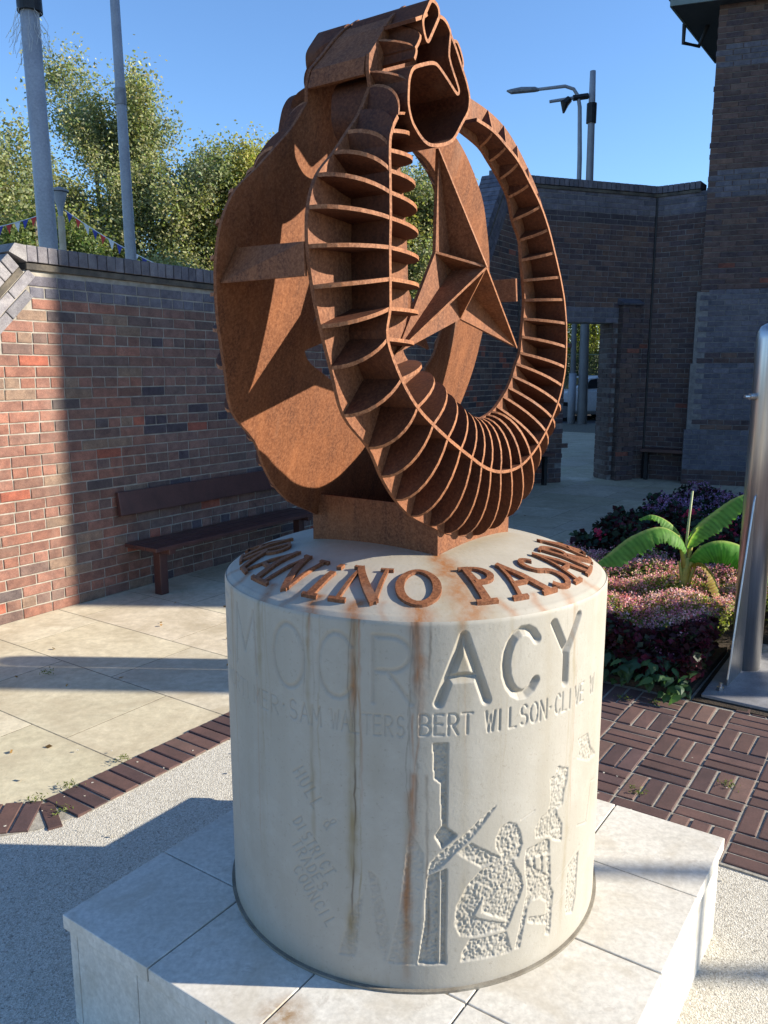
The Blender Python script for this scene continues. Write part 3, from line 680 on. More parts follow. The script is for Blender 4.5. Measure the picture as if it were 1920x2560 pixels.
slant('HULL &', -125.2, .805, .026, R(-52), .036); slant('DISTRICT', -125.6, .682, .0185, R(-50), .032)
slant('TRADES', -126.2, .625, .0215, R(-50), .032); slant('COUNCIL', -126.0, .56, .0225, R(-50), .032)
for p, q in (((-34, .60), (-31, .70)), ((-31, .70), (-27, .69)), ((-40, .62), (-33, .60)), ((-63.2,.71),(-59,.722)), ((-54,.50),(-38,.56)), ((-52,.44),(-40,.49))):
    stroke((R(p[0])*CR, p[1]), (R(q[0])*CR, q[1]), .003, .002)
dep += sm(rng.random(A.shape), 2) * .0004
rad = CR - dep; rad -= np.clip(.010 - (ZR - Z), 0, 1)**2 * 28        # slightly eased rim
Xs, Ys = CX + rad * np.cos(A), CY + rad * np.sin(A)
Vd = np.stack([Xs, Ys, Z], -1).reshape(-1, 3)
ii, jj = np.meshgrid(np.arange(nZ - 1), np.arange(nT - 1), indexing='ij'); a_ = (ii * nT + jj).ravel()
Fd = np.stack([a_, a_ + 1, a_ + nT + 1, a_ + nT], 1)
# stains: R rust, G olive, B dark
st = np.zeros(A.shape + (3,))
deg = np.degrees(A)
wav = lambda s_, am: am * (np.sin(Z * 23 + s_) + .6 * np.sin(Z * 61 + s_ * 3))
def streak(a, z0, z1, wd, ch, amt, am=.25, fade=.1):
    zk = np.linspace(.3, 1.2, 60); wk = np.cumsum(rng.normal(size=60)) * .17; wk -= wk[-1]; ak = np.clip(.75 + np.convolve(rng.normal(size=60), np.ones(4)/4, 'same') * .5, .25, 1.15)
    g = np.exp(-((deg - a - np.interp(Z, zk, wk)) / (wd * np.interp(Z, zk, .6 + .5 * rng.random(60)))) ** 2) * amt * np.interp(Z, zk, ak)
    g *= np.clip((z0 - Z) / .01 + 1, 0, 1) * np.clip((Z - z1) / fade, 0, 1)
    st[..., ch] = np.maximum(st[..., ch], g)
extra = []
for a, am in ((-154.7, .5), (-137, .5), (-119.1, .5), (-107, .8), (-91.8, .8), (-80.7, .4), (-67.7, .3), (-46.4, .4)):
    for _ in range(5): extra.append((a + rng.normal() * 1.6, 1.19, rng.uniform(.45, 1.12), rng.uniform(.15, .4), int(rng.choice([0, 1, 1, 2])), am * rng.uniform(.4, .9)))
for a, z0, z1, wd, ch, amt in extra + [(-154.7, 1.19, .93, 1.0, 1, .6), (-154.2, 1.19, 1.0, .35, 0, .7), (-137, 1.19, .95, 1.2, 1, .75), (-137, 1.19, 1.08, .5, 2, .5), (-137, 1.0, .5, 1.4, 1, .25),
    (-119.1, 1.19, .6, .7, 1, .7), (-119.1, 1.19, 1.08, .4, 0, .7), (-107, 1.19, .36, 1.5, 1, .75), (-107.3, 1.19, .93, .9, 0, .8), (-106.8, 1.1, .4, .28, 2, .85), (-105.6, 1.1, .45, .22, 1, .8),
    (-91.8, 1.19, .96, 1.5, 0, 1.0), (-91.8, 1.19, .93, .7, 2, .45), (-91.2, .98, .84, .35, 0, .9), (-91.0, .95, .82, .25, 2, .8), (-91.0, .845, .33, 1.25, 0, .85), (-91.1, .84, .34, .45, 2, .75), (-92.4, .8, .33, 1.0, 1, .6),
    (-80.7, 1.19, .95, 1.6, 1, .55), (-80.7, 1.19, 1.12, .9, 0, .6), (-79, .95, .35, 1.4, 1, .18), (-67.7, 1.19, 1.05, .6, 1, .4), (-46.4, 1.19, .35, .9, 1, .45), (-46.2, 1.19, 1.05, .5, 0, .35), (-56, 1.19, .7, 2, 1, .16), (-100, 1.19, .4, 3, 1, .10), (-30, 1.19, .3, 3, 1, .15)]:
    streak(a, z0, z1, wd, ch, amt)
st[..., 1] = np.maximum(st[..., 1], np.exp(-((Z - ZP) / .03) ** 2) * .35 * (deg < -98))
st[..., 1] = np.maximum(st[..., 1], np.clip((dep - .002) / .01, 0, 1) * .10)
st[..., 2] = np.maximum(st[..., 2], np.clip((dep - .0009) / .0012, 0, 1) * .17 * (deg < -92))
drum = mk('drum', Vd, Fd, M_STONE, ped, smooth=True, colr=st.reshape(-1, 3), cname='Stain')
back = MB(); n = 60
for k in range(n):
    a0, a1 = R(6 + 168 * k / n), R(6 + 168 * (k + 1) / n)
    back.add([(CX + CR*math.cos(a0), CY + CR*math.sin(a0), ZP), (CX + CR*math.cos(a1), CY + CR*math.sin(a1), ZP), (CX + CR*math.cos(a1), CY + CR*math.sin(a1), ZR), (CX + CR*math.cos(a0), CY + CR*math.sin(a0), ZR)], [(0, 1, 2, 3)])
back.build('drum_back', M_STONE, ped, smooth=True)
rg = MB(); rg.tube([(CX, CY, ZP - .002), (CX, CY, ZP + .006)], CR + .009, 128); rg.build('base_joint', M_PUTTY, ped)
def dome(r):
    xs = [0, .24, .31, .39, .45, .485, .4985]; zs = [1.292, 1.266, 1.253, 1.235, 1.212, 1.194, 1.183]
    return np.interp(r, xs, zs)
rr = np.concatenate([np.linspace(.005, .45, 90), np.linspace(.454, .4985, 16)]); ta = np.radians(np.arange(0, 360, .5))
RRr, TT = np.meshgrid(rr, ta, indexing='ij'); zs_ = dome(RRr)
ks = np.ones(9) / 9; zprof = np.convolve(np.pad(dome(rr), 4, 'edge'), ks, 'valid'); zprof[-6:] = dome(rr)[-6:]
zs_ = np.repeat(zprof[:, None], len(ta), 1) + sm(rng.random(RRr.shape), 2) * .0006
Vd2 = np.stack([CX + RRr*np.cos(TT), CY + RRr*np.sin(TT), zs_], -1).reshape(-1, 3)
nR, nA = RRr.shape; ii, jj = np.meshgrid(np.arange(nR-1), np.arange(nA), indexing='ij'); j2 = (jj + 1) % nA
Fd2 = np.stack([ii*nA + jj, (ii+1)*nA + jj, (ii+1)*nA + j2, ii*nA + j2], -1).reshape(-1, 4)
sd_ = np.zeros(RRr.shape + (3,)); dg = (np.degrees(TT) + 180) % 360 - 180
def rstreak(a, r0, r1, wd, ch, amt, spread=0):
    g = np.exp(-(((dg - a + 1.2 * np.sin(RRr * 70 + a)) * RRr / .45) / (wd + spread * (RRr - r0))) ** 2) * amt * np.clip((RRr - r0) / .01, 0, 1) * np.clip((r1 - RRr) / .02 + 1, 0, 1)
    sd_[..., ch] = np.maximum(sd_[..., ch], g)
rstreak(-79.3, .225, .34, 2.2, 0, 1.0, 12); rstreak(-78, .235, .5, 3.2, 0, .75, 5); rstreak(-80, .24, .5, 6, 1, .5, 20)
for a, wd, am in [(-154.7, 1.5, .8), (-137, 2.0, .8), (-119.1, 2.2, .95), (-107, 2.6, 1.0), (-91.8, 3.4, 1.0), (-80.7, 1.2, .3), (-67.7, 1.4, .6), (-57, 1.4, .6), (-46.4, 2.0, .6), (-31, 2, .6), (-100, 1, .4), (-128, 1.2, .5), (-165, 1.5, .5)]:
    rstreak(a, .44, .51, wd, 0, am)
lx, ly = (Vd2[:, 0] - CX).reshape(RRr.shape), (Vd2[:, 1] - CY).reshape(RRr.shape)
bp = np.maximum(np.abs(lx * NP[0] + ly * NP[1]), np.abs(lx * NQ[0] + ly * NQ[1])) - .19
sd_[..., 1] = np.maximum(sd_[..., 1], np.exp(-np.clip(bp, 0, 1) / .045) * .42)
mk('dome', Vd2, Fd2, M_STONE, ped, smooth=True, colr=sd_.reshape(-1, 3), cname='Stain')

# raised rusted serif letters round the dome
def quad(x1, y1, x2, y2, wd):
    dx, dy = x2-x1, y2-y1; L = math.hypot(dx, dy); nx, ny = -dy/L*wd/2, dx/L*wd/2
    n = max(1, int(L / .12)); P = []
    for s_, o in ((1, range(n+1)), (-1, range(n, -1, -1))):
        for k in o: P.append((x1 + dx*k/n + nx*s_, y1 + dy*k/n + ny*s_))
    return [P]
def ringseg(cx, cy, rx, ry, a0, a1, tk, tn):
    n = max(6, int(abs(a1-a0) / 12)); out = []
    for k in range(n):
        A0, A1 = R(a0 + (a1-a0)*k/n), R(a0 + (a1-a0)*(k+1)/n)
        w0 = tn + (tk-tn) * abs(math.cos(A0)) ** 1.3; w1 = tn + (tk-tn) * abs(math.cos(A1)) ** 1.3
        out.append([(cx+rx*math.cos(A0), cy+ry*math.sin(A0)), (cx+rx*math.cos(A1), cy+ry*math.sin(A1)), (cx+(rx-w1)*math.cos(A1), cy+(ry-w1)*math.sin(A1)), (cx+(rx-w0)*math.cos(A0), cy+(ry-w0)*math.sin(A0)), None])
    return out
def serif(x, y, wd=.30): return quad(x - wd/2, y + (.028 if y < .5 else -.028), x + wd/2, y + (.028 if y < .5 else -.028), .056)
TK, TN_ = .15, .075
GL = {'O': ringseg(.42, .5, .42, .5, 0, 360, .16, .075),
 'N': quad(.12, .03, .12, .97, TN_) + quad(.74, .03, .74, .97, TN_) + quad(.10, .99, .74, .03, TK) + serif(.12, 0) + serif(.06, 1, .22) + serif(.74, 1),
 'P': quad(.15, .03, .15, .97, TK) + ringseg(.32, .74, .34, .26, 90, -90, .15, .06) + quad(.15, .97, .34, .97, .06) + quad(.15, .51, .34, .51, .06) + serif(.15, 0, .36) + serif(.12, 1, .26),
 'R': quad(.15, .03, .15, .97, TK) + ringseg(.32, .74, .33, .26, 90, -90, .15, .06) + quad(.15, .97, .34, .97, .06) + quad(.15, .51, .34, .51, .06) + quad(.33, .50, .72, .03, .14) + serif(.15, 0, .36) + serif(.12, 1, .26) + serif(.74, 0, .22),
 'A': quad(.12, .03, .42, .97, TN_) + quad(.40, 1.0, .76, .03, TK) + quad(.22, .36, .64, .36, .06) + serif(.12, 0) + serif(.76, 0, .34),
 'S': ringseg(.34, .74, .28, .26, 30, 270, .13, .07) + ringseg(.33, .27, .32, .27, 90, -150, .15, .07),
 '!': quad(.12, .03, .12, .70, TK) + quad(.12, .86, .12, .98, .13) + serif(.12, 0, .3)}
def letter(ch, a, hgt=.134, r0=.462, wsc=.9):
    V = []; F = []; k = 0
    wid = {'O': .84, 'N': .84, 'P': .62, 'R': .8, 'A': .86, 'S': .62, '!': .24}[ch]
    for pi, P in enumerate(GL[ch]):
        e = 0 if P[-1] is None else .0003 + .0003 * (pi % 5); P = [p for p in P if p is not None]; top = []
        for gx, gy in P:
            r_ = r0 - gy * hgt; t_ = R(a) + (gx - wid/2) * hgt * wsc / .40
            top.append((CX + r_*math.cos(t_), CY + r_*math.sin(t_), float(dome(r_)) + .0075 + e))
        n = len(top); b = len(V); V += top + [(x, y, z - .0105) for x, y, z in top]
        ar = sum(P[i][0]*P[(i+1) % n][1] - P[(i+1) % n][0]*P[i][1] for i in range(n))
        if n > 4:
            h = n // 2
            F += [(b+i, b+i+1, b+n-2-i, b+n-1-i) for i in range(h-1)]; 
        else: F.append(tuple(b+i for i in range(n)))
        F += [(b+i, b+n+i, b+n+(i+1) % n, b+(i+1) % n) for i in range(n)]
    o = mk('raised_letter', V, F, M_RUST, ped); me = o.data
    bm = bmesh.new(); bm.from_mesh(me); bmesh.ops.recalc_face_normals(bm, faces=bm.faces); bm.to_mesh(me); bm.free()
for ch, a in [('O', -198), ('S', 5), ('R', -167.5), ('A', -153), ('N', -137.5), ('!', -122.5), ('N', -108.5), ('O', -91), ('P', -69.5), ('A', -56.5), ('S', -43), ('A', -30), ('R', -15), ('A', -1)]:
    if ch == 'S' and a == 5: continue
    if ch == 'O' and a == -198: ch = 'A'; a = -182
    letter(ch, a)

# ------------------------------------------------------------------ the rusted ring sculpture
K = np.array([.127, 1.85, 0.]); WB = .27
def SP(t, z, d=0.0, back=False):
    g_ = .24 * (z - 1.3)                          # the back face leans forward, towards the front one
    return K + NQ * t + NP * ((-.38 + g_ - d) if back else (.003 + d)) + ZZ * z
sculp = empty('ring_sculpture', K + NQ * .19 - NP * .19 + ZZ * 1.26, 'rusted steel ring sculpture with ribbed arms, clenched fist on top and three-pointed star inside', 'sculpture')
ST = [ # O, S, d, I
((-0.273, 2.226), (-0.2906, 2.1618), 0.075, (-0.215, 2.182)),
((-0.306, 2.173), (-0.3288, 2.1218), 0.0858, (-0.19, 2.15)),
((-0.346, 2.129), (-0.3356, 2.0876), 0.0858, (-0.172, 2.105)),
((-0.387, 2.085), (-0.3346, 2.0534), 0.0858, (-0.16, 2.058)),
((-0.435, 2.038), (-0.3336, 2.0163), 0.0858, (-0.152, 2.012)),
((-0.46, 1.98), (-0.3327, 1.9724), 0.0858, (-0.146, 1.968)),
((-0.463, 1.914), (-0.3346, 1.9207), 0.0858, (-0.142, 1.92)),
((-0.451, 1.846), (-0.3336, 1.865), 0.0858, (-0.14, 1.868)),
((-0.43, 1.778), (-0.3336, 1.8123), 0.0858, (-0.142, 1.815)),
((-0.401, 1.704), (-0.3424, 1.7566), 0.0858, (-0.16, 1.752)),
((-0.363, 1.613), (-0.2946, 1.6824), 0.0858, (-0.135, 1.718)),
((-0.281, 1.544), (-0.236, 1.6268), 0.0858, (-0.085, 1.695)),
((-0.236, 1.481), (-0.1745, 1.5887), 0.0858, (-0.035, 1.672)),
((-0.182, 1.424), (-0.114, 1.5565), 0.0858, (0.005, 1.648)),
((-0.119, 1.379), (-0.0554, 1.5282), 0.0858, (0.045, 1.628)),
((-0.038, 1.344), (-0.0037, 1.5047), 0.0858, (0.08, 1.61)),
((0.029, 1.316), (0.0442, 1.4833), 0.0858, (0.112, 1.598)),
((0.098, 1.299), (0.0911, 1.4678), 0.0858, (0.143, 1.59)),
((0.177, 1.286), (0.1429, 1.4581), 0.0858, (0.178, 1.584)),
((0.26, 1.29), (0.2013, 1.4561), 0.0858, (0.205, 1.583)),
((0.34, 1.31), (0.259, 1.4628), 0.0858, (0.232, 1.588)),
((0.415, 1.345), (0.3156, 1.4823), 0.0858, (0.257, 1.595)),
((0.478, 1.39), (0.3644, 1.5078), 0.0858, (0.285, 1.608)),
((0.53, 1.44), (0.4084, 1.539), 0.0858, (0.321, 1.632)),
((0.578, 1.495), (0.4474, 1.5731), 0.0858, (0.35, 1.655)),
((0.618, 1.552), (0.4826, 1.6122), 0.0858, (0.375, 1.684)),
((0.648, 1.612), (0.5089, 1.6571), 0.0858, (0.395, 1.716)),
((0.668, 1.678), (0.5254, 1.7068), 0.0858, (0.418, 1.745)),
((0.678, 1.745), (0.5275, 1.7616), 0.0858, (0.425, 1.788)),
((0.678, 1.815), (0.5206, 1.824), 0.0858, (0.432, 1.835)),
((0.668, 1.895), (0.5096, 1.8867), 0.0818, (0.436, 1.884)),
((0.645, 1.965), (0.4892, 1.9438), 0.0766, (0.425, 1.934)),
((0.61, 2.035), (0.4609, 2.0041), 0.07, (0.409, 1.984)),
((0.562, 2.1), (0.4298, 2.0586), 0.0647, (0.396, 2.033)),
((0.505, 2.165), (0.3867, 2.1103), 0.0594, (0.353, 2.077)),
((0.435, 2.215), (0.327, 2.1541), 0.0554, (0.324, 2.127)),
((0.365, 2.255), (0.2705, 2.1933), 0.0502, (0.273, 2.161)),
((0.29, 2.285), (0.2104, 2.2175), 0.0462, (0.216, 2.19)),
((0.205, 2.3), (0.1473, 2.2369), 0.0422, (0.166, 2.212)),
((0.11, 2.305), (0.0733, 2.2432), 0.0396, (0.075, 2.226)),
]
NS = len(ST)
TP = .008
def dens(idx):                                    # smooth curve through the station points
    P = np.array([s_[idx] for s_ in ST], float); out = []
    for i in range(NS - 1):
        p0, p1, p2, p3 = P[max(i-1, 0)], P[i], P[i+1], P[min(i+2, NS-1)]
        for k in range(4):
            t = k / 4; out.append(.5 * ((2*p1) + (-p0+p2)*t + (2*p0-5*p1+4*p2-p3)*t*t + (-p0+3*p1-3*p2+p3)*t**3))
    return np.array(out + [P[-1]])
DO, DI, DS = dens(0), dens(3), dens(1)
DD = np.interp(np.arange(len(DO)) / 4, range(NS), [s_[2] for s_ in ST])
DI[:, :] = DI
def plate_from_rows(name, A_, B_, back):
    V = []; F = []; n = len(A_)
    for p in A_: V.append(SP(*p, 0, back)); 
    for p in B_: V.append(SP(*p, 0, back))
    for p in A_: V.append(SP(*p, -TP, back))
    for p in B_: V.append(SP(*p, -TP, back))
    for i in range(n-1):
        F += [(i, i+1, n+i+1, n+i), (2*n+i, 3*n+i, 3*n+i+1, 2*n+i+1), (i, 2*n+i, 2*n+i+1, i+1), (n+i, n+i+1, 3*n+i+1, 3*n+i)]
    F += [(0, n, 3*n, 2*n), (n-1, 3*n-1, 4*n-1, 2*n-1)]
    o = mk(name, V, F, M_RUST, sculp); fixn(o); return o
def fixn(o):
    bm = bmesh.new(); bm.from_mesh(o.data); bmesh.ops.recalc_face_normals(bm, faces=bm.faces); bm.to_mesh(o.data); bm.free()
def poly_plate(name, poly, d0, d1, back, parent=None):
    n = len(poly); V = [SP(t, z, d0, back) for t, z in poly] + [SP(t, z, d1, back) for t, z in poly]
    bm = bmesh.new(); vs = [bm.verts.new(tuple(v)) for v in V]
    f1 = bm.faces.new(vs[:n]); f2 = bm.faces.new(vs[n:][::-1])
    for i in range(n): bm.faces.new((vs[i], vs[n+i], vs[n+(i+1) % n], vs[(i+1) % n]))
    bmesh.ops.triangulate(bm, faces=[f for f in bm.faces if len(f.verts) > 4]); bmesh.ops.recalc_face_normals(bm, faces=bm.faces)
    me = bpy.data.meshes.new(name); bm.to_mesh(me); bm.free(); me.materials.append(M_RUST)
    par = parent or sculp; base = wm(par).translation
    for v in me.vertices: v.co -= base
    return link(name, me, par, Matrix.Translation(base))
def holed_plate(name, outer, holes, d0, d1, back):
    bm = bmesh.new(); base = wm(sculp).translation
    if not holes: bm.free(); return poly_plate(name, outer, d0, d1, back)
    def loop(L, d):
        vs = [bm.verts.new(tuple(SP(t, z, d, back) - np.array(base))) for t, z in L]
        return vs, [bm.edges.new((vs[i], vs[(i+1) % len(vs)])) for i in range(len(vs))]
    for d in (d0, d1):
        es = []
        lv = [loop(L, d) for L in [outer] + holes]
        for _, e in lv: es += e
        bmesh.ops.triangle_fill(bm, edges=es, use_beauty=True)
        if d == d0: first = [v for v, _ in lv]
        else:
            for A_, B_ in zip(first, [v for v, _ in lv]):
                for i in range(len(A_)): bm.faces.new((A_[i], A_[(i+1) % len(A_)], B_[(i+1) % len(A_)], B_[i]))
    bmesh.ops.recalc_face_normals(bm, faces=bm.faces)
    me = bpy.data.meshes.new(name); bm.to_mesh(me); bm.free(); me.materials.append(M_RUST); return link(name, me, sculp, Matrix.Translation(base))
def strip_mesh(name, P, d0, d1, back, th=.007, closed=False, parent=None, roundn=True):
    """steel strip standing on the plate: polyline P in the plate plane, from depth d0 to d1"""
    P = [np.array(p, float) for p in P]
    if roundn:                                     # chaikin once for bent corners
        for _ in range(2):
            Q = [] if closed else [P[0]]; n = len(P)
            for i in range(n if closed else n - 1):
                a, b = P[i], P[(i+1) % n]; Q += [a*.78 + b*.22, a*.22 + b*.78]
            if not closed: Q.append(P[-1])
            P = Q
    n = len(P); V = []
    for i in range(n):
        a = P[(i-1) % n] if (closed or i > 0) else P[i]; b = P[(i+1) % n] if (closed or i < n-1) else P[i]
        t = b - a; L = np.hypot(*t) + 1e-9; m = np.array([-t[1], t[0]]) / L * th / 2
        dd0 = d0[i] if hasattr(d0, '__len__') else d0; dd1 = d1[i] if hasattr(d1, '__len__') else d1
        for q_, dq in ((P[i] + m, dd1), (P[i] - m, dd1), (P[i] - m, dd0), (P[i] + m, dd0)): V.append(SP(q_[0], q_[1], dq, back))
    F = []
    for i in range(n if closed else n - 1):
        a = i * 4; b = ((i+1) % n) * 4
        for k in range(4): F.append((a+k, a+(k+1) % 4, b+(k+1) % 4, b+k))
    if not closed: F += [(0, 1, 2, 3), (n*4-1, n*4-2, n*4-3, n*4-4)]
    o = mk(name, V, F, M_RUST if name == 'star_blade' else M_RIB_SHADE, parent or sculp); o.data.materials.append(M_EDGE_LIT)
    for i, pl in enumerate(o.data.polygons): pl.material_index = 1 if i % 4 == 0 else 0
    fixn(o); return o
def fin(st_, back, flat=0):
    O_, S_, d, I_ = (np.array(st_[0]), np.array(st_[1]), st_[2] * (.62 if back else 1), np.array(st_[3]))
    P = []
    for k in range(9):
        a = math.pi/2 * k / 8; s1 = 1 - math.cos(a); P.append((*(O_ + (S_ - O_) * s1), d * (s1 if flat == 2 else s1 * (2 - s1) if flat else math.sin(a)) + .0005))
    for k in range(1, 9):
        a = math.pi/2 * (1 - k / 8); s1 = 1 - math.cos(a); P.append((*(I_ + (S_ - I_) * s1), d * (s1 * (1.6 - .6 * s1) if flat else math.sin(a)) + .0005))
    ax = (I_ - O_); ax /= np.hypot(*ax); m = np.array([-ax[1], ax[0]]) * .0036
    n = len(P); V = [SP(p[0] + m[0], p[1] + m[1], p[2], back) for p in P] + [SP(p[0] - m[0], p[1] - m[1], p[2], back) for p in P]
    # close towards the plate along the chord
    V += [SP(p[0] + m[0], p[1] + m[1], 0.0, back) for p in P] + [SP(p[0] - m[0], p[1] - m[1], 0.0, back) for p in P]
    F = []
    for i in range(n-1):
        F += [(i, i+1, 2*n+i+1, 2*n+i), (n+i+1, n+i, 3*n+i, 3*n+i+1), (i+1, i, n+i, n+i+1)]
    o = mk('rib', V, F, M_RIB_SHADE, sculp); o.data.materials.append(M_EDGE_LIT)
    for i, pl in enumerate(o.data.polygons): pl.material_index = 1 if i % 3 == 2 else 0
    fixn(o); return o
FA = [(-0.174, 2.39), (-0.161, 2.389), (-0.151, 2.383), (-0.149, 2.37), (-0.157, 2.358), (-0.173, 2.335), (-0.188, 2.313), (-0.196, 2.314), (-0.204, 2.326), (-0.209, 2.341), (-0.205, 2.352), (-0.192, 2.371), (-0.182, 2.386)]
FB1 = [(-0.149, 2.37), (-0.141, 2.372), (-0.127, 2.371), (-0.116, 2.366), (-0.104, 2.356), (-0.107, 2.341), (-0.11, 2.322), (-0.11, 2.31), (-0.097, 2.292), (-0.082, 2.277), (-0.068, 2.261), (-0.069, 2.253), (-0.078, 2.25), (-0.113, 2.267), (-0.153, 2.283), (-0.169, 2.282), (-0.188, 2.276), (-0.234, 2.257), (-0.246, 2.247), (-0.255, 2.229), (-0.257, 2.204), (-0.257, 2.185), (-0.25, 2.168), (-0.24, 2.155), (-0.219, 2.142), (-0.201, 2.134), (-0.18, 2.131), (-0.152, 2.136), (-0.116, 2.147), (-0.093, 2.158), (-0.078, 2.171), (-0.052, 2.202), (-0.028, 2.227), (-0.023, 2.244), (-0.023, 2.262), (-0.04, 2.288), (-0.059, 2.307), (-0.08, 2.331), (-0.104, 2.352)]
FC = [(-0.072, 2.34), (-0.009, 2.377), (0.0, 2.384), (0.012, 2.385), (0.025, 2.374), (0.035, 2.361), (0.039, 2.35), (0.036, 2.339), (0.03, 2.333), (-0.012, 2.288)]
hand = [(-0.273, 2.226), (-0.28, 2.252), (-0.28, 2.268), (-0.278, 2.282), (-0.249, 2.316), (-0.22, 2.352), (-0.198, 2.374), (-0.157, 2.404), (-0.135, 2.4), (-0.122, 2.384), (-0.098, 2.38), (-0.078, 2.366), (-0.045, 2.335), (-0.01, 2.296), (0.004, 2.27), (0.003, 2.24), (-0.022, 2.211), (-0.049, 2.18), (-0.087, 2.156), (-0.152, 2.139), (-0.19, 2.145), (-0.215, 2.182)]
T_, BL_, BR_, I1, I2, I3 = ((-0.027, 2.168), (-0.189, 1.733), (0.392, 1.758), (-0.036, 1.953), (0.081, 1.817), (0.165, 1.96))
APX = (0.039, 1.923); AH = .088
for back in (False, True):
    plate_from_rows('ring_plate', DO, DI, back)
    holed_plate('hand_plate', hand, [] if back else [FA, FB1[4:]], 0.0012, -TP + .0012, back)
    for k in range(0, NS - 1): fin(ST[k], back, 2 if k > 25 else 1 if k > 21 else 0)
    strip_mesh('spine', [tuple(p) for p in DS[1:]], 0.0005, list((DD[1:] + .001) * (.62 if back else 1)), back, .0075, roundn=False)
    # fist: bent strips and the tendons behind them
    strip_mesh('finger_strip', FA, 0.002 if back else -.105, .075, back, .0065, True)
    strip_mesh('palm_strip', FB1, 0.002 if back else -.105, .075, back, .0065, False)
    strip_mesh('thumb_strip', FC, 0.002, .024, back, .006, False)
    for a, b in (((-.216, 2.35), (-.205, 2.285)), ((-.246, 2.314), (-.208, 2.266)), ((-.168, 2.387), (-.205, 2.335)), ((-.274, 2.252), (-.232, 2.20))):
        if back:
            e = (a[0] + (b[0]-a[0]) * 1.5, a[1] + (b[1]-a[1]) * 1.5 if abs(b[0]-a[0]) > .02 else a[1] - .06)
            fin((a, ((a[0]+e[0])/2, (a[1]+e[1])/2), .09, e), True); continue
        b = (b[0] - .026, b[1] + .004)
        n = 10; P = [(a[0] + (b[0]-a[0])*k/n + .012*math.sin(math.pi*k/n), a[1] + (b[1]-a[1])*k/n) for k in range(n+1)]
        strip_mesh('tendon', P, 0.001, [.001 + (.085 if back else .072) * math.sin(math.pi/2 * min(1, (k / n) * 1.7)) ** .8 for k in range(n+1)], back, .0065, False, roundn=False)
    # star: backing plate with six upright blades meeting at the peak
    pts = [T_, I1, BL_, I2, BR_, I3]
    poly_plate('star_plate', pts, .004, -.004, back)
    for k, p in enumerate(pts):
        n = 6; P = [(p[0] + (APX[0]-p[0])*j/n, p[1] + (APX[1]-p[1])*j/n) for j in range(n+1)]
        strip_mesh('star_blade', P, .0035, [.0045 + AH * j / n - .0004 * k for j in range(n+1)], back, .0055, False, roundn=False)
# cross members between the two faces
def cross(name, F_, B_, th=.008):
    """plate spanning the gap: polyline F_ on the front face to polyline B_ on the back face"""
    n = len(F_); V = []
    for k in range(n):
        a = F_[max(k-1, 0)]; b = F_[min(k+1, n-1)]; t = np.array(b) - np.array(a); t /= np.hypot(*t); m = np.array([-t[1], t[0]]) * th / 2
        for (p, back) in ((F_[k], False), (B_[k], True)):
            for sg in (-1, 1): V.append(SP(p[0] + m[0]*sg, p[1] + m[1]*sg, -.0095, back))
    F = []
    for k in range(n-1):
        a, b = 4*k, 4*k+4
        F += [(a, b, b+2, a+2), (a+1, a+3, b+3, b+1), (a, a+1, b+1, b), (a+2, b+2, b+3, a+3)]
    F += [(0, 2, 3, 1), (4*n-4, 4*n-3, 4*n-1, 4*n-2)]
    fixn(mk(name, V, F, M_RUST, sculp))
cross('brace', [(-0.4605, 1.9233), (-0.4598, 1.8649)], [(-0.4135, 1.9352), (-0.4438, 1.8668)])
cross('brace', [(0.4, 1.9373), (0.4089, 1.8797)], [(0.4, 1.9373), (0.4089, 1.8797)])
WBD = [(-0.153, 2.398), (-0.194, 2.368), (-0.216, 2.346), (-0.245, 2.31), (-0.274, 2.277), (-0.277, 2.258), (-0.278, 2.246)]
cross('wrist_band', WBD, WBD)
for c_, a_, b_ in ((NQ*.19, NQ*.19, NP*.003), (NQ*.19 - NP*.377, NQ*.19, NP*.003), (-NP*.19 + NQ*.003, NQ*.003, NP*.184), (-NP*.19 + NQ*.377, NQ*.003, NP*.184)):
    bx = MB(); bx.obox(K + c_ + ZZ * 1.31 - NP*.003*(1 if abs(c_ @ NP) < .1 and a_ is not None and abs(b_ @ NP) < .01 else 0), a_, b_, ZZ * .072); bx.build('foot_panel', M_RUST, sculp)

# ------------------------------------------------------------------ stainless post with its gusset and base plate
post = empty('steel_post', (2.06, 4.34, 0), 'brushed stainless steel post with rounded top and gusset, by the flower bed', 'post')
m = MB(); m.tube([(2.06, 4.34, .02), (2.06, 4.34, 1.86), (2.06, 4.34, 1.90), (2.06, 4.34, 1.928), (2.06, 4.34, 1.942), (2.06, 4.34, 1.948)], [.078, .078, .073, .058, .034, .004], 40); m.build('tube', M_STEEL, post, smooth=True)
gd = np.array([-.62, -.785, 0]); gn = np.array([gd[1], -gd[0], 0])
for ang in (0, 180):
    c_, s_ = math.cos(R(ang)), math.sin(R(ang)); g1 = np.array([gd[0]*c_ - gd[1]*s_, gd[0]*s_ + gd[1]*c_, 0]); g2 = np.array([g1[1], -g1[0], 0]); b0 = np.array([2.06, 4.34, 0])
    m = MB(); m.prism([b0 + g1*.07 + ZZ*.02 - g2*.005, b0 + g1*.36 + ZZ*.02 - g2*.005, b0 + g1*.36 + ZZ*.07 - g2*.005, b0 + g1*.105 + ZZ*1.0 - g2*.005, b0 + g1*.09 + ZZ*1.03 - g2*.005, b0 + g1*.07 + ZZ*1.03 - g2*.005], g2*.01); bevel(m.build('gusset', M_STEEL, post), .002, 1)
m = MB(); m.obox(PQ(-.50, 4.62, .026), NP * .37, NQ * .43, ZZ * .008); bevel(m.build('base_plate', M_DULL, post), .002, 1)
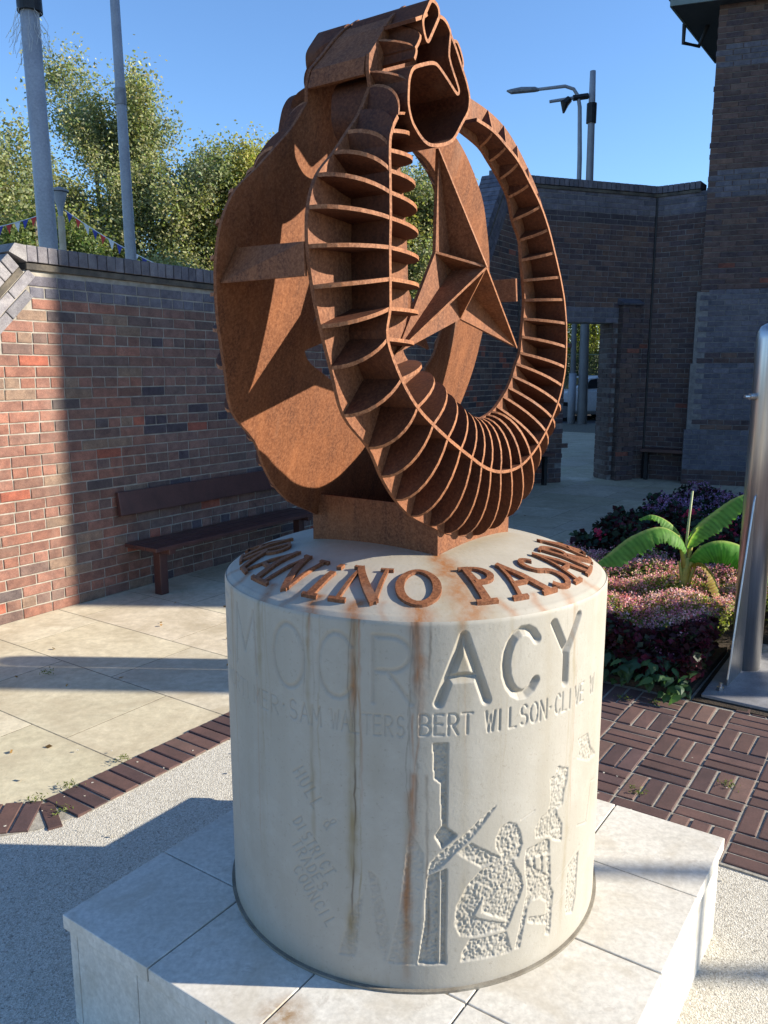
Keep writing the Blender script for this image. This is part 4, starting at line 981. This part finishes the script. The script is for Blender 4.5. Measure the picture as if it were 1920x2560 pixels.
for (p, q) in ((-.80, 4.30), (-.2, 4.30), (-.80, 4.95)):
    m = MB(); c = PQ(p, q); m.tube([c + ZZ*.034, c + ZZ*.052], .019, 6); m.tube([c + ZZ*.052, c + ZZ*.075], .009, 8); m.build('anchor_bolt', M_STEEL, post)
m = MB(); c = np.array([2.06 - .075, 4.32, 1.56]); m.tube([c, c + np.array([-.035, -.012, 0])], .017, 10); m.tube([c + np.array([-.035, -.012, 0]), c + np.array([-.065, -.02, 0])], .009, 8); m.build('side_bolt', M_STEEL, post)
m = MB(); m.obox(PQ(-.50, 4.60, .005), NP * .40, NQ * .47, ZZ * .012); m.build('grout_pad', M_SOIL, post)

# ------------------------------------------------------------------ poles, lamps and bunting beyond the walls
def pole(name, label, cat, x, y, h_, r0, r1, lean=(0, 0), group=None, z0=0):
    t = empty(name, (x, y, 0), label, cat, group); m = MB()
    m.tube([(x, y, z0), (x + lean[0]*.5, y + lean[1]*.5, h_*.5), (x + lean[0], y + lean[1], h_)], [r0, (r0+r1)/2, r1], 20); m.build('shaft', M_POLE, t, smooth=True); return t
t = pole('flagpole', 'thick blue-grey flagpole with tattered rope, behind the left end of the brick wall', 'flagpole', -3.58, 9.0, 6.3, .104, .092, (-.08, 0))
m = MB(); m.tube([(-3.64, 9, 5.32), (-3.645, 9, 5.52)], .125, 20); m.build('collar', M_BLACK, t)
m = MB(); r = random.Random(4)
for k in range(34):
    a = r.uniform(0, 6.28); x, y = -3.64 + .1*math.cos(a), 9 + .1*math.sin(a); z = r.uniform(5.15, 5.4); P = [(x, y, z)]
    for j in range(6): P.append((P[-1][0] + r.uniform(-.03, .03) - (.02 if math.cos(a) < 0 else -.01), P[-1][1] + r.uniform(-.02, .02), P[-1][2] - r.uniform(.03, .085)))
    m.tube(P, .0022, 4, False)
m.build('frayed_rope', rough_mat('frayed white rope', (.5, .5, .48), (.62, .62, .6), 20), t, kind='stuff')
t = pole('flagpole', 'slimmer blue-grey flagpole beside the thick one, rising to the top edge of the picture', 'flagpole', -4.22, 14.0, 9.5, .108, .066, (-.1, 0))
m = MB(); m.tube([(-4.29, 14, 5.95), (-4.29, 14, 6.2)], .094, 20); m.build('sleeve', M_DULL, t)
t = empty('park_lamp', (-7.7, 20, 0), 'short lamp with inverted cone lantern on a timber post, bunting tied to it', 'lamp post')
m = MB(); m.tube([(-7.70, 20, 0), (-7.70, 20, 5.3)], .08, 12); m.build('shaft', M_TAN, t)
m = MB(); m.tube([(-7.7, 20, 5.3), (-7.7, 20, 5.48), (-7.69, 20, 5.85)], [.05, .07, .17], 16); m.build('lantern', M_POLE, t)
m = MB(); m.tube([(-7.69, 20, 5.86), (-7.69, 20, 5.90), (-7.69, 20, 5.97)], [.21, .21, .04], 20); m.build('lantern_cap', M_DULL, t)
FLAG = [flat('white pennant cloth', (.75, .75, .75), .9), flat('blue pennant cloth', (.06, .07, .30), .9), flat('red pennant cloth', (.60, .06, .05), .9)]
def bunting(A, B, sag, label, n, c0=0, sz=(.15, .22)):
    A, B = np.array(A, float), np.array(B, float); t = empty('bunting', A, label, 'bunting', 'strings of red white and blue bunting')
    P = [A + (B-A)*k/30 - ZZ*sag*4*(k/30)*(1-k/30) for k in range(31)]; m = MB(); m.tube(P, .011, 4); m.build('cord', FLAG[0], t)
    d = (B-A)/np.linalg.norm(B-A)
    for k in range(n):
        u_ = (k + .6) / n; c = A + (B-A)*u_ - ZZ*(sag*4*u_*(1-u_)); tw = random.uniform(-.05, .05)
        m = MB(); m.prism([c - d*sz[0]/2, c + d*sz[0]/2, c + d*tw*.4 - ZZ*sz[1] + np.array([0, tw, 0])], (0, .003, 0)); m.build('pennant', FLAG[(k + c0) % 3], t)
bunting((-9.9, 20, 4.95), (-7.85, 20, 5.45), .06, 'bunting string running left from the lantern lamp', 10, 1)
bunting((-7.6, 20, 5.45), (-3.4, 20, 3.55), .28, 'bunting string sagging right from the lantern lamp toward the sculpture', 22, 1)
bunting((6.9, 29.3, 3.9), (9.6, 29.3, 2.9), .15, 'bunting string seen through the doorway in front of the drooping tree', 12, 0)
t = empty('street_lamp', (5.98, 25.7, 0), 'tall street lamp with a curved arm reaching left above the gateway wall', 'street lamp')
m = MB(); m.tube([(5.98, 25.7, 0), (5.98, 25.7, 1.6)], .12, 14); m.build('base', M_POLE, t, smooth=True)
m = MB(); m.tube([(5.98, 25.7, 1.5), (5.92, 25.7, 8.0), (5.86, 25.7, 9.45), (5.80, 25.7, 9.75), (5.66, 25.7, 9.95), (5.40, 25.7, 10.03), (4.5, 25.7, 9.93)], [.085, .07, .06, .055, .05, .05, .045], 12); m.build('arm', M_POLE, t, smooth=True)
m = MB(); m.tube([(4.62, 25.7, 9.93), (4.5, 25.7, 9.94), (4.1, 25.7, 9.92), (3.8, 25.7, 9.88), (3.66, 25.7, 9.90)], [.045, .075, .09, .075, .02], 10); o = m.build('lamp_head', M_DULL, t)
t = empty('camera_mast', (6.33, 25.7, 0), 'thicker grey mast with a wrapped bracket arm beside the street lamp', 'mast')
m = MB(); m.tube([(6.33, 25.7, 0), (6.22, 25.7, 9.6), (6.21, 25.7, 10.45)], [.16, .10, .085], 14); m.build('shaft', M_POLE, t, smooth=True)
m = MB(); m.tube([(6.24, 25.7, 9.77), (5.9, 25.7, 9.74), (4.95, 25.7, 9.60)], [.055, .05, .045], 10); m.build('bracket', M_POLE, t)
m = MB(); m.tube([(6.22, 25.7, 9.0), (6.22, 25.7, 9.55)], .15, 12); m.tube([(5.55, 25.7, 9.68), (5.40, 25.7, 9.55), (5.38, 25.7, 9.28)], [.10, .14, .03], 8); m.tube([(5.65, 25.7, 9.7), (6.1, 25.7, 9.76)], .085, 8); m.build('torn_wrapping', M_BLACK, t)

# ------------------------------------------------------------------ trees
def leaf_cloud(C, size, cols, name, parent, up=.3, seed=1, aspect=.6, kind='stuff', mat=None, hang=0.0):
    """C: Nx3 leaf centres -> one mesh of small folded leaf quads"""
    g = np.random.default_rng(seed); N = len(C)
    d = g.normal(size=(N, 3)); d[:, 2] = d[:, 2] * (1 - up) - hang; d /= np.linalg.norm(d, axis=1)[:, None]
    e = np.cross(d, g.normal(size=(N, 3))); e /= np.linalg.norm(e, axis=1)[:, None] + 1e-9
    s_ = size * g.uniform(.6, 1.3, N)[:, None]
    V = np.stack([C - d*s_*.5, C + e*s_*aspect*.5, C + d*s_*.5, C - e*s_*aspect*.5], 1).reshape(-1, 3)
    F = np.arange(N*4).reshape(N, 4)
    col = np.repeat(cols, 4, 0)
    return mk(name, V, F, mat or M_LEAF, parent, colr=col, kind=kind)
def tree(x, y, h_, rx, label, seed, pal, n_limb=26, per=420, leaf=.13, trunk=.22, z0=.18, lean=0, dens=3.2):
    g = np.random.default_rng(seed); r = random.Random(seed)
    t = empty('tree', (x, y, 0), label, 'tree', 'trees beyond the walls'); tm = MB(); cl = []; cc = []
    nst = r.choice([2, 3, 3]); ends = []
    for s_ in range(nst):
        a = r.uniform(0, 6.28); top = Vector((x + math.cos(a)*rx*.30 + lean, y + math.sin(a)*rx*.3, h_*r.uniform(.80, .96)))
        P = [Vector((x, y, 0)), Vector((x + math.cos(a)*.15*rx*.3, y, h_*.14)), Vector((x + (top.x-x)*.5 + r.uniform(-.3, .3), y + (top.y-y)*.5, h_*.5)), top]
        tm.tube(P, [trunk, trunk*.8, trunk*.42, .03], 8)
        for k in range(n_limb // nst):
            u_ = r.uniform(z0 + .02, .95); i = min(int(u_*3), 2); f = u_*3 - i; b = P[i].lerp(P[i+1], f)
            a2 = r.uniform(0, 6.28); wdt = rx * (math.sin(math.pi * min(1, max(.08, (u_ - z0*.4) * .95))) ** .6) * r.uniform(.55, 1.05)
            tip = Vector((x + lean*u_ + math.cos(a2)*wdt, y + math.sin(a2)*wdt, b.z + r.uniform(.1, .24)*h_*(1.1-u_) + .4)); tip.z = min(tip.z, h_)
            mid = b.lerp(tip, .5) + Vector((r.uniform(-.3, .3), r.uniform(-.3, .3), -r.uniform(0, .5)))
            tm.tube([b, mid, tip], [trunk*.28*(1.15-u_), trunk*.16*(1.1-u_), .012], 5)
            ends.append((b, mid, tip))
    for b, mid, tip in ends:
        L = (tip - b).length; ncl = max(3, int(L * 2.2))
        for j in range(ncl):
            f = .25 + .8 * (j + r.random()) / ncl; c = b.lerp(mid, f*2) if f < .5 else mid.lerp(tip, min(1.05, f*2-1))
            c = c + Vector((r.gauss(0, .3), r.gauss(0, .3), r.gauss(0, .3)))
            n = int(per * dens / ncl * r.uniform(.5, 1.4) * 1.6); sg = r.uniform(.22, .5)
            cl.append(np.array(c) + g.normal(size=(n, 3)) * np.array([sg, sg, sg*1.35])); base = np.array(pal[r.randrange(len(pal))])
            cc.append(base * g.uniform(.6, 1.35, (n, 1)) * (1 + g.normal(size=(n, 3)) * .06))
    tm.build('trunk', M_BARK, t, smooth=True)
    C = np.vstack(cl); leaf_cloud(C, leaf * .92, np.clip(np.vstack(cc), .005, 1), 'crown', t, seed=seed, hang=.1, kind=None)
    return t
PAL1 = [(.22, .24, .12), (.27, .285, .14), (.22, .25, .16), (.30, .31, .16), (.33, .33, .16)]
PAL2 = [(.35, .33, .10), (.37, .35, .11), (.28, .29, .09), (.22, .25, .09)]
PAL3 = [(.11, .15, .05), (.15, .18, .06), (.20, .21, .065)]
tree(-11.3, 35, 14.6, 3.4, 'tallest silvery green tree between the two flagpoles, with pale forked limbs showing', 21, PAL1, 46, 620, .15, .28, .16)
tree(-7.9, 34, 11.0, 2.5, 'olive green tree right of the slimmer flagpole with thin patches showing sky', 22, PAL1, 34, 520, .15, .24, .2)
tree(-5.6, 35, 12.0, 2.7, 'yellow-green tree directly left of the ring sculpture', 23, PAL2, 38, 560, .15, .24, .12)
tree(-14.8, 30, 11.2, 2.9, 'dark green tree at the far left edge behind the thick flagpole', 24, PAL1[:3], 40, 620, .15, .24, .1)
tree(-11.6, 28.5, 7.0, 2.5, 'low dark bushy tree behind the left end of the wall', 25, PAL3, 30, 620, .14, .2, .02)
tree(1.7, 40, 12.0, 3.6, 'pale olive tree seen through the ring behind the star', 26, PAL1[1:], 42, 600, .17, .26, .08)
tree(-1.4, 39, 12.0, 3.2, 'olive tree mostly hidden behind the ribbed left arm of the ring', 27, PAL2, 30, 480, .17, .26, .1)
tree(5.6, 44, 10.9, 3.0, 'tree top just clearing the sloping end of the gateway wall, seen through the ring', 28, PAL2, 26, 480, .18, .26, .1)
tree(-8.6, 29, 5.6, 2.3, 'low olive shrubby tree under the sagging bunting', 29, PAL1, 26, 480, .14, .16, .02)
# drooping tree and hedge beyond the doorway
t = empty('drooping_tree', (9.6, 34, 0), 'drooping tree with long yellow-green strands seen through the doorway', 'tree')
m = MB(); m.tube([(8.7, 34, 0), (8.6, 34, 3), (8.5, 34, 6)], [.3, .22, .1], 8); m.build('trunk', M_BARK, t)
r = random.Random(5); g = np.random.default_rng(5); cl = []; cc = []
for k in range(900):
    a = r.uniform(0, 6.28); q_ = r.uniform(.2, 3.0); x, y = 8.5 + math.cos(a)*q_, 34 + math.sin(a)*q_ * .7; z = r.uniform(2.4, 6.2); L = r.uniform(1.0, 2.4); n = 60
    s_ = g.random(n)[:, None]; cl.append(np.array([x, y, z]) - np.array([0, 0, 1]) * s_ * L + g.normal(size=(n, 3)) * .06); b = np.array([(.40, .42, .07), (.30, .32, .07), (.10, .13, .05), (.06, .08, .035)][r.randrange(4)]); cc.append(b * g.uniform(.7, 1.3, (n, 1)))
leaf_cloud(np.vstack(cl), .11, np.vstack(cc), 'crown', t, seed=6, hang=1.6, aspect=.35, kind=None)
t = empty('mesh_fence', (8, 30.5, 0), 'green wire mesh fence on posts behind the parked cars, seen through the doorway', 'fence')
MG = flat('green coated wire', (.07, .13, .10), .6)
for x in (5.0, 7.6, 10.2):
    m = MB(); m.box(x, x+.06, 30.5, 30.56, 0, 2.3); m.build('fence_post', MG, t)
for z in (2.25, 1.2, .15):
    m = MB(); m.box(5, 10.2, 30.50, 30.53, z, z + .04); m.build('rail', MG, t)
m = MB()
for k in range(130): m.box(5 + k*.04, 5 + k*.04 + .007, 30.535, 30.54, .1, 2.27)
m.build('wire_mesh', MG, t, kind='stuff')
hd = np.random.default_rng(8); C = np.stack([hd.uniform(3, 13, 16000), hd.uniform(31.6, 33.2, 16000), hd.uniform(0, 2.4, 16000)], 1)
hc = np.array([(.045, .06, .025)]) * hd.uniform(.5, 1.9, (16000, 1)); o = leaf_cloud(C, .14, hc, 'hedge', None, seed=9, kind=None); tag(o, 'dark green hedge behind the mesh fence beyond the doorway', 'hedge')

# ------------------------------------------------------------------ parked cars beyond the doorway
def car(loc, rot, paint, label, group='cars parked beyond the gateway'):
    t = empty('parked_car', loc, label, 'car', group, rot=rot); M = wm(t)
    def b(mb_, name, mat, smooth=False, parent=None):
        V = [tuple(M @ Vector(v)) for v in mb_.V]; return mk(name, V, mb_.F, mat, parent or t, smooth)
    # body loft along x (front = +x): stations (x, half width, z bottom, z top)
    S_ = [(2.12, .60, .34, .60), (2.05, .78, .24, .80), (1.75, .86, .20, .93), (1.1, .89, .20, 1.02), (.7, .90, .20, 1.06), (-.6, .91, .20, 1.08), (-1.6, .90, .22, 1.08), (-2.0, .84, .26, 1.02), (-2.12, .70, .34, .86)]
    m = MB(); n = 10; ring = []
    for x, hw_, z0, z1 in S_:
        zm = z0 + (z1 - z0) * .62
        ring.append([(x, -hw_*.82, z0), (x, -hw_, z0 + .14), (x, -hw_*1.0, zm), (x, -hw_*.95, z1 - .05), (x, -hw_*.86, z1), (x, hw_*.86, z1), (x, hw_*.95, z1 - .05), (x, hw_, zm), (x, hw_, z0 + .14), (x, hw_*.82, z0)])
    for i, rg_ in enumerate(ring): m.V += rg_
    for i in range(len(ring)-1):
        for k in range(n): m.F.append((i*n+k, i*n+(k+1) % n, (i+1)*n+(k+1) % n, (i+1)*n+k))
    m.F += [tuple(range(n)), tuple(range((len(ring)-1)*n, len(ring)*n))[::-1]]
    o = b(m, 'body', paint, True); fixn(o); sb = o.modifiers.new('s', 'BEVEL'); sb.width = .03; sb.segments = 2
    G_ = [(.95, .80, 1.04, 1.05), (.35, .74, 1.04, 1.46), (-.2, .72, 1.05, 1.53), (-1.1, .71, 1.05, 1.52), (-1.75, .66, 1.05, 1.40), (-2.02, .72, 1.03, 1.05)]
    m = MB()
    for x, hw_, z0, z1 in G_: m.V += [(x, -.83 if z1 > z0 + .1 else -hw_, z0), (x, -hw_, z1 - .03), (x, -hw_*.9, z1), (x, hw_*.9, z1), (x, hw_, z1 - .03), (x, .83 if z1 > z0 + .1 else hw_, z0)]
    for i in range(len(G_)-1):
        for k in range(5): m.F.append((i*6+k, i*6+k+1, (i+1)*6+k+1, (i+1)*6+k))
    o = b(m, 'cabin', paint); fixn(o)
    m = MB(); m.add([(.93, -.70, 1.07), (.93, .70, 1.07), (.40, .62, 1.44), (.40, -.62, 1.44)], [(0, 1, 2, 3)]); m.V = [(x + .02, y, z + .015) for x, y, z in m.V]; b(m, 'windscreen', M_GLASS)
    for sy in (-1, 1):
        for xs in ([(.62, 1.09), (-.28, 1.10), (-.28, 1.46), (.28, 1.40)], [(-.36, 1.10), (-1.2, 1.10), (-1.2, 1.45), (-.36, 1.47)], [(-1.28, 1.10), (-1.75, 1.12), (-1.62, 1.36), (-1.28, 1.44)]):
            m = MB(); P = [(x, sy * (.835 - (z - 1.04) * .22 + .006), z) for x, z in xs]; m.prism(P, (0, -sy*.01, 0)); b(m, 'side_window', M_GLASS)
        m = MB(); m.obox((.62, sy*.98, 1.10), (.05, 0, 0), (0, .09, 0), (0, 0, .06)); bevel(b(m, 'wing_mirror', M_BLACK), .02, 2)
        m = MB(); m.obox((1.98, sy*.60, .72), (.09, 0, 0), (0, .17, 0), (0, 0, .055)); bevel(b(m, 'headlight', M_GLASS), .02, 2)
        for x in (.72, -.32, -1.3):
            m = MB(); m.obox((x, sy*.906, .66), (.005, 0, 0), (0, .004, 0), (0, 0, .36)); b(m, 'door_gap', M_BLACK)
        for x in (1.32, -1.32):
            wl = MB(); wl.tube([(x, sy*.72, .32), (x, sy*.93, .32)], .33, 24); w_ = b(wl, 'wheel', M_BLACK)
            wl = MB(); wl.tube([(x, sy*.925, .32), (x, sy*.94, .32)], .20, 16); b(wl, 'rim', M_DULL, parent=w_)
    m = MB(); m.obox((2.07, 0, .42), (.06, 0, 0), (0, .5, 0), (0, 0, .10)); b(m, 'grille', M_BLACK)
    return t
car((7.15, 28.6, -.02), R(196), M_WHITE, 'white hatchback parked beyond the doorway, half hidden by the lamp posts')
car((8.9, 29.2 + .6, -.02), R(188), M_NAVY, 'blue car parked behind the white hatchback, only its roof showing')

# ------------------------------------------------------------------ flower bed
bed = empty('flower_bed', PQ(-1, 5.5), kind='structure')
bedp = [PQ(-2.3, 4.14), PQ(-.92, 4.14), PQ(-.9, 5.3), PQ(1.6, 5.3), PQ(1.6, 8.6), PQ(-1.3, 9.6), PQ(-2.35, 9.2)]
m = MB(); m.prism([p + ZZ * .005 for p in bedp], ZZ * .045); m.build('soil', M_SOIL, bed)
ed = []
for k in range(22): ed.append((-2.40, 4.1 + k * .228, .214, .10, math.pi/2, pick(MAR), .02))
lay(bed, (0, 0, 0), NP, NQ, ZZ, ed, 60, PV, M_PAVER_S, 'edging_brick')
def bedpts(n, p0, p1, q0, q1, h0, h1, g, rag=.12):
    p = g.uniform(p0, p1, n); q = g.uniform(q0, q1, n)
    hgt = h0 + (h1 - h0) * (.5 + .25*np.sin(p*9 + q*5) + .25*np.sin(q*13 - p*7)) + g.normal(size=n)*.01
    z = hgt * (1 - g.random(n)**2.2 * .75)
    m_ = np.ones(n, bool)
    P = NP[None]*p[:, None] + NQ[None]*q[:, None]; P[:, 2] = z + .06; return P, hgt
def planting(name, label, n, rect, h, size, cols, seed, hang=0, aspect=.6, up=.4):
    g = np.random.default_rng(seed); P, hg = bedpts(n, *rect, *h, g)
    k = g.choice(len(cols), n, p=np.array([c[0] for c in cols]) / sum(c[0] for c in cols)); C = np.array([c[1] for c in cols])[k] * g.uniform(.65, 1.35, (n, 1))
    o = leaf_cloud(P, size, C, name, None, seed=seed + 50, hang=hang, aspect=aspect, up=up); return tag(o, kind='stuff')
GREEN_Y = [(3, (.20, .24, .05)), (2, (.30, .32, .09)), (1, (.10, .14, .04))]
MARO = [(3, (.045, .010, .014)), (1, (.10, .012, .03)), (1.5, (.03, .04, .022))]
DKG = [(3, (.03, .055, .035)), (1, (.05, .085, .045)), (.6, (.05, .01, .02))]
planting('low_foliage', '', 30000, (-2.3, -.92, 4.45, 6.1), (.20, .32), .024, GREEN_Y + [(1.0, (.10, .12, .06))], 31)
planting('low_foliage', '', 14000, (-1.0, .9, 5.3, 6.1), (.20, .32), .024, GREEN_Y, 32)
planting('maroon_foliage', '', 11000, (-2.3, -.88, 4.12, 4.55), (.12, .30), .045, MARO, 33, aspect=.8)
planting('maroon_foliage', '', 16000, (-2.33, .8, 6.0, 7.4), (.22, .42), .06, MARO + DKG, 34, aspect=.8)
planting('dark_foliage', '', 16000, (-2.33, 1.4, 7.2, 9.3), (.25, .42), .055, DKG + [(1, (.05, .012, .018))], 35, aspect=.7)
# flower heads: clusters of tiny petals over the foliage
def flowers(n, rect, h, pal, seed, size=.012, per=16, rad_=.014):
    g = np.random.default_rng(seed); p = g.uniform(rect[0], rect[1], n); q = g.uniform(rect[2], rect[3], n)
    z = h[0] + (h[1]-h[0]) * (.5 + .25*np.sin(p*9 + q*5) + .25*np.sin(q*13 - p*7)) + g.uniform(.03, .085, n)
    ctr = NP[None]*p[:, None] + NQ[None]*q[:, None]; ctr[:, 2] = z
    C = (ctr[:, None] + g.normal(size=(n, per, 3)) * rad_).reshape(-1, 3); col = np.array(pal)[g.integers(0, len(pal), n)]
    col = np.repeat(col, per, 0) * g.uniform(.75, 1.25, (n*per, 1))
    o = leaf_cloud(C, size, np.clip(col, 0, .95), 'small_flowers', None, seed=seed, aspect=1.0); tag(o, kind='stuff')
PINK = [(.66, .26, .36), (.72, .38, .46), (.58, .20, .30), (.74, .50, .54)]
flowers(1900, (-2.3, -.92, 4.42, 6.0), (.20, .32), PINK, 41)
flowers(900, (-1.0, .9, 5.3, 6.0), (.20, .32), PINK, 42)
flowers(1500, (-2.2, 1.3, 7.5, 9.2), (.25, .42), [(.34, .18, .38), (.42, .24, .45), (.36, .15, .30)], 43, .018, 14, .02)
flowers(60, (-2.2, .9, 6.1, 7.4), (.25, .42), [(.5, .03, .09), (.4, .02, .05)], 44, .03, 16, .025)
flowers(130, (-1.9, -.95, 4.2, 4.5), (.10, .26), PINK, 45)
# heart-shaped leaves of the trailing plants along the front edge
r = random.Random(12)
hv = [(0, 0), (.30, -.16), (.48, .05), (.42, .38), (.2, .72), (0, 1.05), (-.2, .72), (-.42, .38), (-.48, .05), (-.30, -.16)]
lfm = []
for kk, c in enumerate(((.045, .10, .035), (.06, .125, .04), (.035, .08, .04))):
    me = bpy.data.meshes.new('trailing_leaf'); V = [(x*.06, y*.06, -abs(x)*.02 - max(0, y-.4)**2*.025) for x, y in hv] + [(0, .03, .004)]
    me.from_pydata(V, [], [(i, (i+1) % 10, 10) for i in range(10)]); a = me.color_attributes.new('Col', 'FLOAT_COLOR', 'POINT'); a.data.foreach_set('color', [*c, 1] * 11); me.materials.append(M_LEAF); lfm.append(me)
for k in range(7):
    p = -2.02 + k * .175 + r.uniform(-.02, .02); t = empty('trailing_plant', PQ(p, 4.06, .03), ('green heart-leaved trailing plant over the bed front, ' + ['seventh from the steel post', 'sixth from the steel post', 'fifth from the steel post', 'fourth from the steel post', 'third from the steel post', 'second from the steel post', 'nearest the steel post'][k]), 'plant', 'trailing plants along the bed front')
    for j in range(26):
        a = r.uniform(0, 6.28); c = PQ(p + r.uniform(-.11, .11), 4.10 + r.uniform(-.10, .10), .035 + r.uniform(0, .17))
        M = Matrix.Translation(Vector(c)) @ Matrix.Rotation(R(-34.5) + math.pi + r.uniform(-.9, .9), 4, 'Z') @ Matrix.Rotation(r.uniform(-.9, -.1), 4, 'X') @ Matrix.Rotation(r.uniform(-.5, .5), 4, 'Y') @ Matrix.Scale(r.uniform(.7, 1.25), 4)
        link('leaf', lfm[r.randrange(3)], t, M)

# ------------------------------------------------------------------ young banana plant
ban = empty('banana_plant', (1.93, 4.98, .05), 'young banana plant with broad green leaves and one withered leaf among pink flowers', 'plant')
M_BAN = leaf_mat('banana leaf', trans=.5, rough=.62)
BASE = np.array([1.93, 4.98, 0.]); 
def banana_leaf(path, widths, colA, colB, droop=.35, seed=0, name='leaf', wave=.012):
    g = random.Random(seed); P = [Vector(p) for p in path]
    n = 54; V = []; F = []; C = []
    def ev(t):
        s_ = t * (len(P)-1); i = min(int(s_), len(P)-2); f = s_ - i; p0, p1, p2, p3 = P[max(i-1, 0)], P[i], P[i+1], P[min(i+2, len(P)-1)]
        return .5 * ((2*p1) + (-p0+p2)*f + (2*p0-5*p1+4*p2-p3)*f*f + (-p0+3*p1-3*p2+p3)*f**3)
    m_ = 9
    for i in range(n+1):
        t = i/n; c = ev(t); tg = (ev(min(1, t+.02)) - ev(max(0, t-.02))).normalized(); sd = tg.cross(Vector((0, 0, 1))).normalized(); up = sd.cross(tg)
        wd = np.interp(t, [0, .08, .25, .55, .85, 1], widths) * (1 + .07 * math.sin(i * 2.7 + seed) + (g.uniform(-.16, .03) if .2 < t < .95 else 0))
        for j in range(m_):
            u_ = (j / (m_-1) - .5) * 2; V.append(tuple(c + sd*u_*wd*.5*math.cos(abs(u_)*droop*1.6) + up*(-abs(u_)**1.5*wd*.5*droop*1.5 + .006*abs(u_)*math.sin(i*2.1 + u_*2 + seed) + wave*u_*math.sin(t*9+seed))))
            k = (i % 2) * .6 + g.random() * .4; base = np.array(colA)*(1-k) + np.array(colB)*k * 1.15
            if abs(u_) < .01: base = np.array([.42, .50, .16])
            C.append(base)
    for i in range(n):
        for j in range(m_-1): F.append((i*m_+j, i*m_+j+1, (i+1)*m_+j+1, (i+1)*m_+j))
    o = mk(name, V, F, M_BAN, ban, True, colr=np.array(C)); return o
def bp_(x, y, z): return BASE + np.array([x, y, z])
G1, G2 = (.09, .22, .04), (.15, .34, .07)
crown_z = .62
banana_leaf([bp_(0, 0, .56), bp_(-.07, -.03, .67), bp_(-.20, -.05, .73), bp_(-.36, -.06, .68), bp_(-.50, -.08, .58), bp_(-.60, -.08, .50)], [.03, .12, .25, .28, .20, .03], G1, G2, .5, 1)
banana_leaf([bp_(.0, 0, .58), bp_(.06, .03, .70), bp_(.18, .06, .80), bp_(.33, .08, .90), bp_(.48, .08, .93), bp_(.60, .06, .88)], [.03, .12, .22, .26, .18, .02], G1, G2, .45, 2)
banana_leaf([bp_(.01, 0, .50), bp_(.08, -.02, .60), bp_(.20, -.04, .64), bp_(.34, -.05, .60), bp_(.46, -.06, .50), bp_(.53, -.06, .36)], [.03, .14, .24, .28, .24, .05], (.08, .24, .03), (.13, .33, .05), .75, 3)
banana_leaf([bp_(0, .01, .56), bp_(-.03, .05, .66), bp_(-.10, .08, .74), bp_(-.20, .10, .78), bp_(-.28, .11, .75)], [.02, .08, .13, .14, .09, .02], G1, G2, .4, 4)
banana_leaf([bp_(.02, -.01, .47), bp_(.08, -.05, .50), bp_(.15, -.08, .42), bp_(.19, -.10, .30), bp_(.22, -.11, .17)], [.02, .05, .13, .17, .12, .03], (.22, .09, .035), (.34, .30, .03), .3, 5, 'withered_leaf')
m = MB(); m.tube([bp_(-.01, 0, .06), bp_(-.012, 0, .25), bp_(0, 0, .42), bp_(0, 0, .52)], [.036, .033, .03, .02], 12)
for dx, dy, dz, e in ((-.07, -.03, .67, .57), (.06, .03, .70, .58), (.08, -.02, .60, .52), (.06, -.03, .50, .40), (-.05, -.02, .50, .40)):
    m.tube([bp_(dx*.05, 0, e-.14), bp_(dx*.4, dy*.4, e-.03), bp_(dx, dy, dz)], [.02, .014, .007], 8)
M_STEM = leaf_mat('banana stem', trans=.05); o = mk('stem', m.V, m.F, M_STEM, ban, True, colr=np.tile(np.array([.32, .30, .07]), (len(m.V), 1)))
m = MB(); m.tube([bp_(-.01, 0, .5), bp_(0, 0, .74), bp_(.012, 0, .95)], [.009, .008, .007], 8); mk('cut_stalk', m.V, m.F, M_STEM, ban, True, colr=np.tile(np.array([.36, .40, .20]), (len(m.V), 1)))

# ------------------------------------------------------------------ small weeds and litter in the joints
r = random.Random(77); g = np.random.default_rng(77)
spots = [PQ(-2.79, 1.78), PQ(-2.80, 2.05), (-1.38, 2.93, 0), (-1.25, 2.85, 0), PQ(-1.30, 2.78), PQ(-.85, 3.05), PQ(-.3, 3.2), PQ(-1.2, 3.95), PQ(-1.05, 3.98), (-1.9, 4.3, 0), (1.5, 2.75, 0), (1.42, 3.05, 0)]
cl = []
for s_ in spots:
    s_ = np.array(s_, float); cl.append(s_ + g.normal(size=(46, 3)) * np.array([.018, .018, .005]) + np.array([0, 0, .022]))
C = np.vstack(cl); leaf_cloud(C, .016, np.array([(.10, .12, .03)]) * g.uniform(.5, 2.0, (len(C), 1)), 'joint_weeds', None, seed=3, aspect=.3)

g = np.random.default_rng(91); n = 150
P = np.stack([g.uniform(-3.2, 2.5, n), g.uniform(2.9, 9.5, n), np.full(n, .006)], 1); P[:, 2] += g.uniform(0, .006, n)
keep = [(np.dot(p, NP) < -2.8 or p[1] > 6.5) and (p - W0) @ WN > .05 for p in P]; P = P[keep]
leaf_cloud(P, .03, np.array([(.22, .13, .05)]) * g.uniform(.5, 1.5, (len(P), 1)), 'dead_leaves', None, up=.9, seed=92)
P = np.stack([g.uniform(-1.6, 1.6, 150), g.uniform(1.2, 3.6, 150), np.full(150, .012)], 1)
mbp = MB()
for p in P:
    if abs((p - PQ(*PC)) @ NP) < .68 and abs((p - PQ(*PC)) @ NQ) < .68: continue
    s_ = g.uniform(.0015, .0045); mbp.obox(p, (s_, s_*.3, 0), (-s_*.2, s_*.8, 0), (0, 0, s_*.6))
o = mbp.build('loose_grit', M_AGG, kind='stuff')
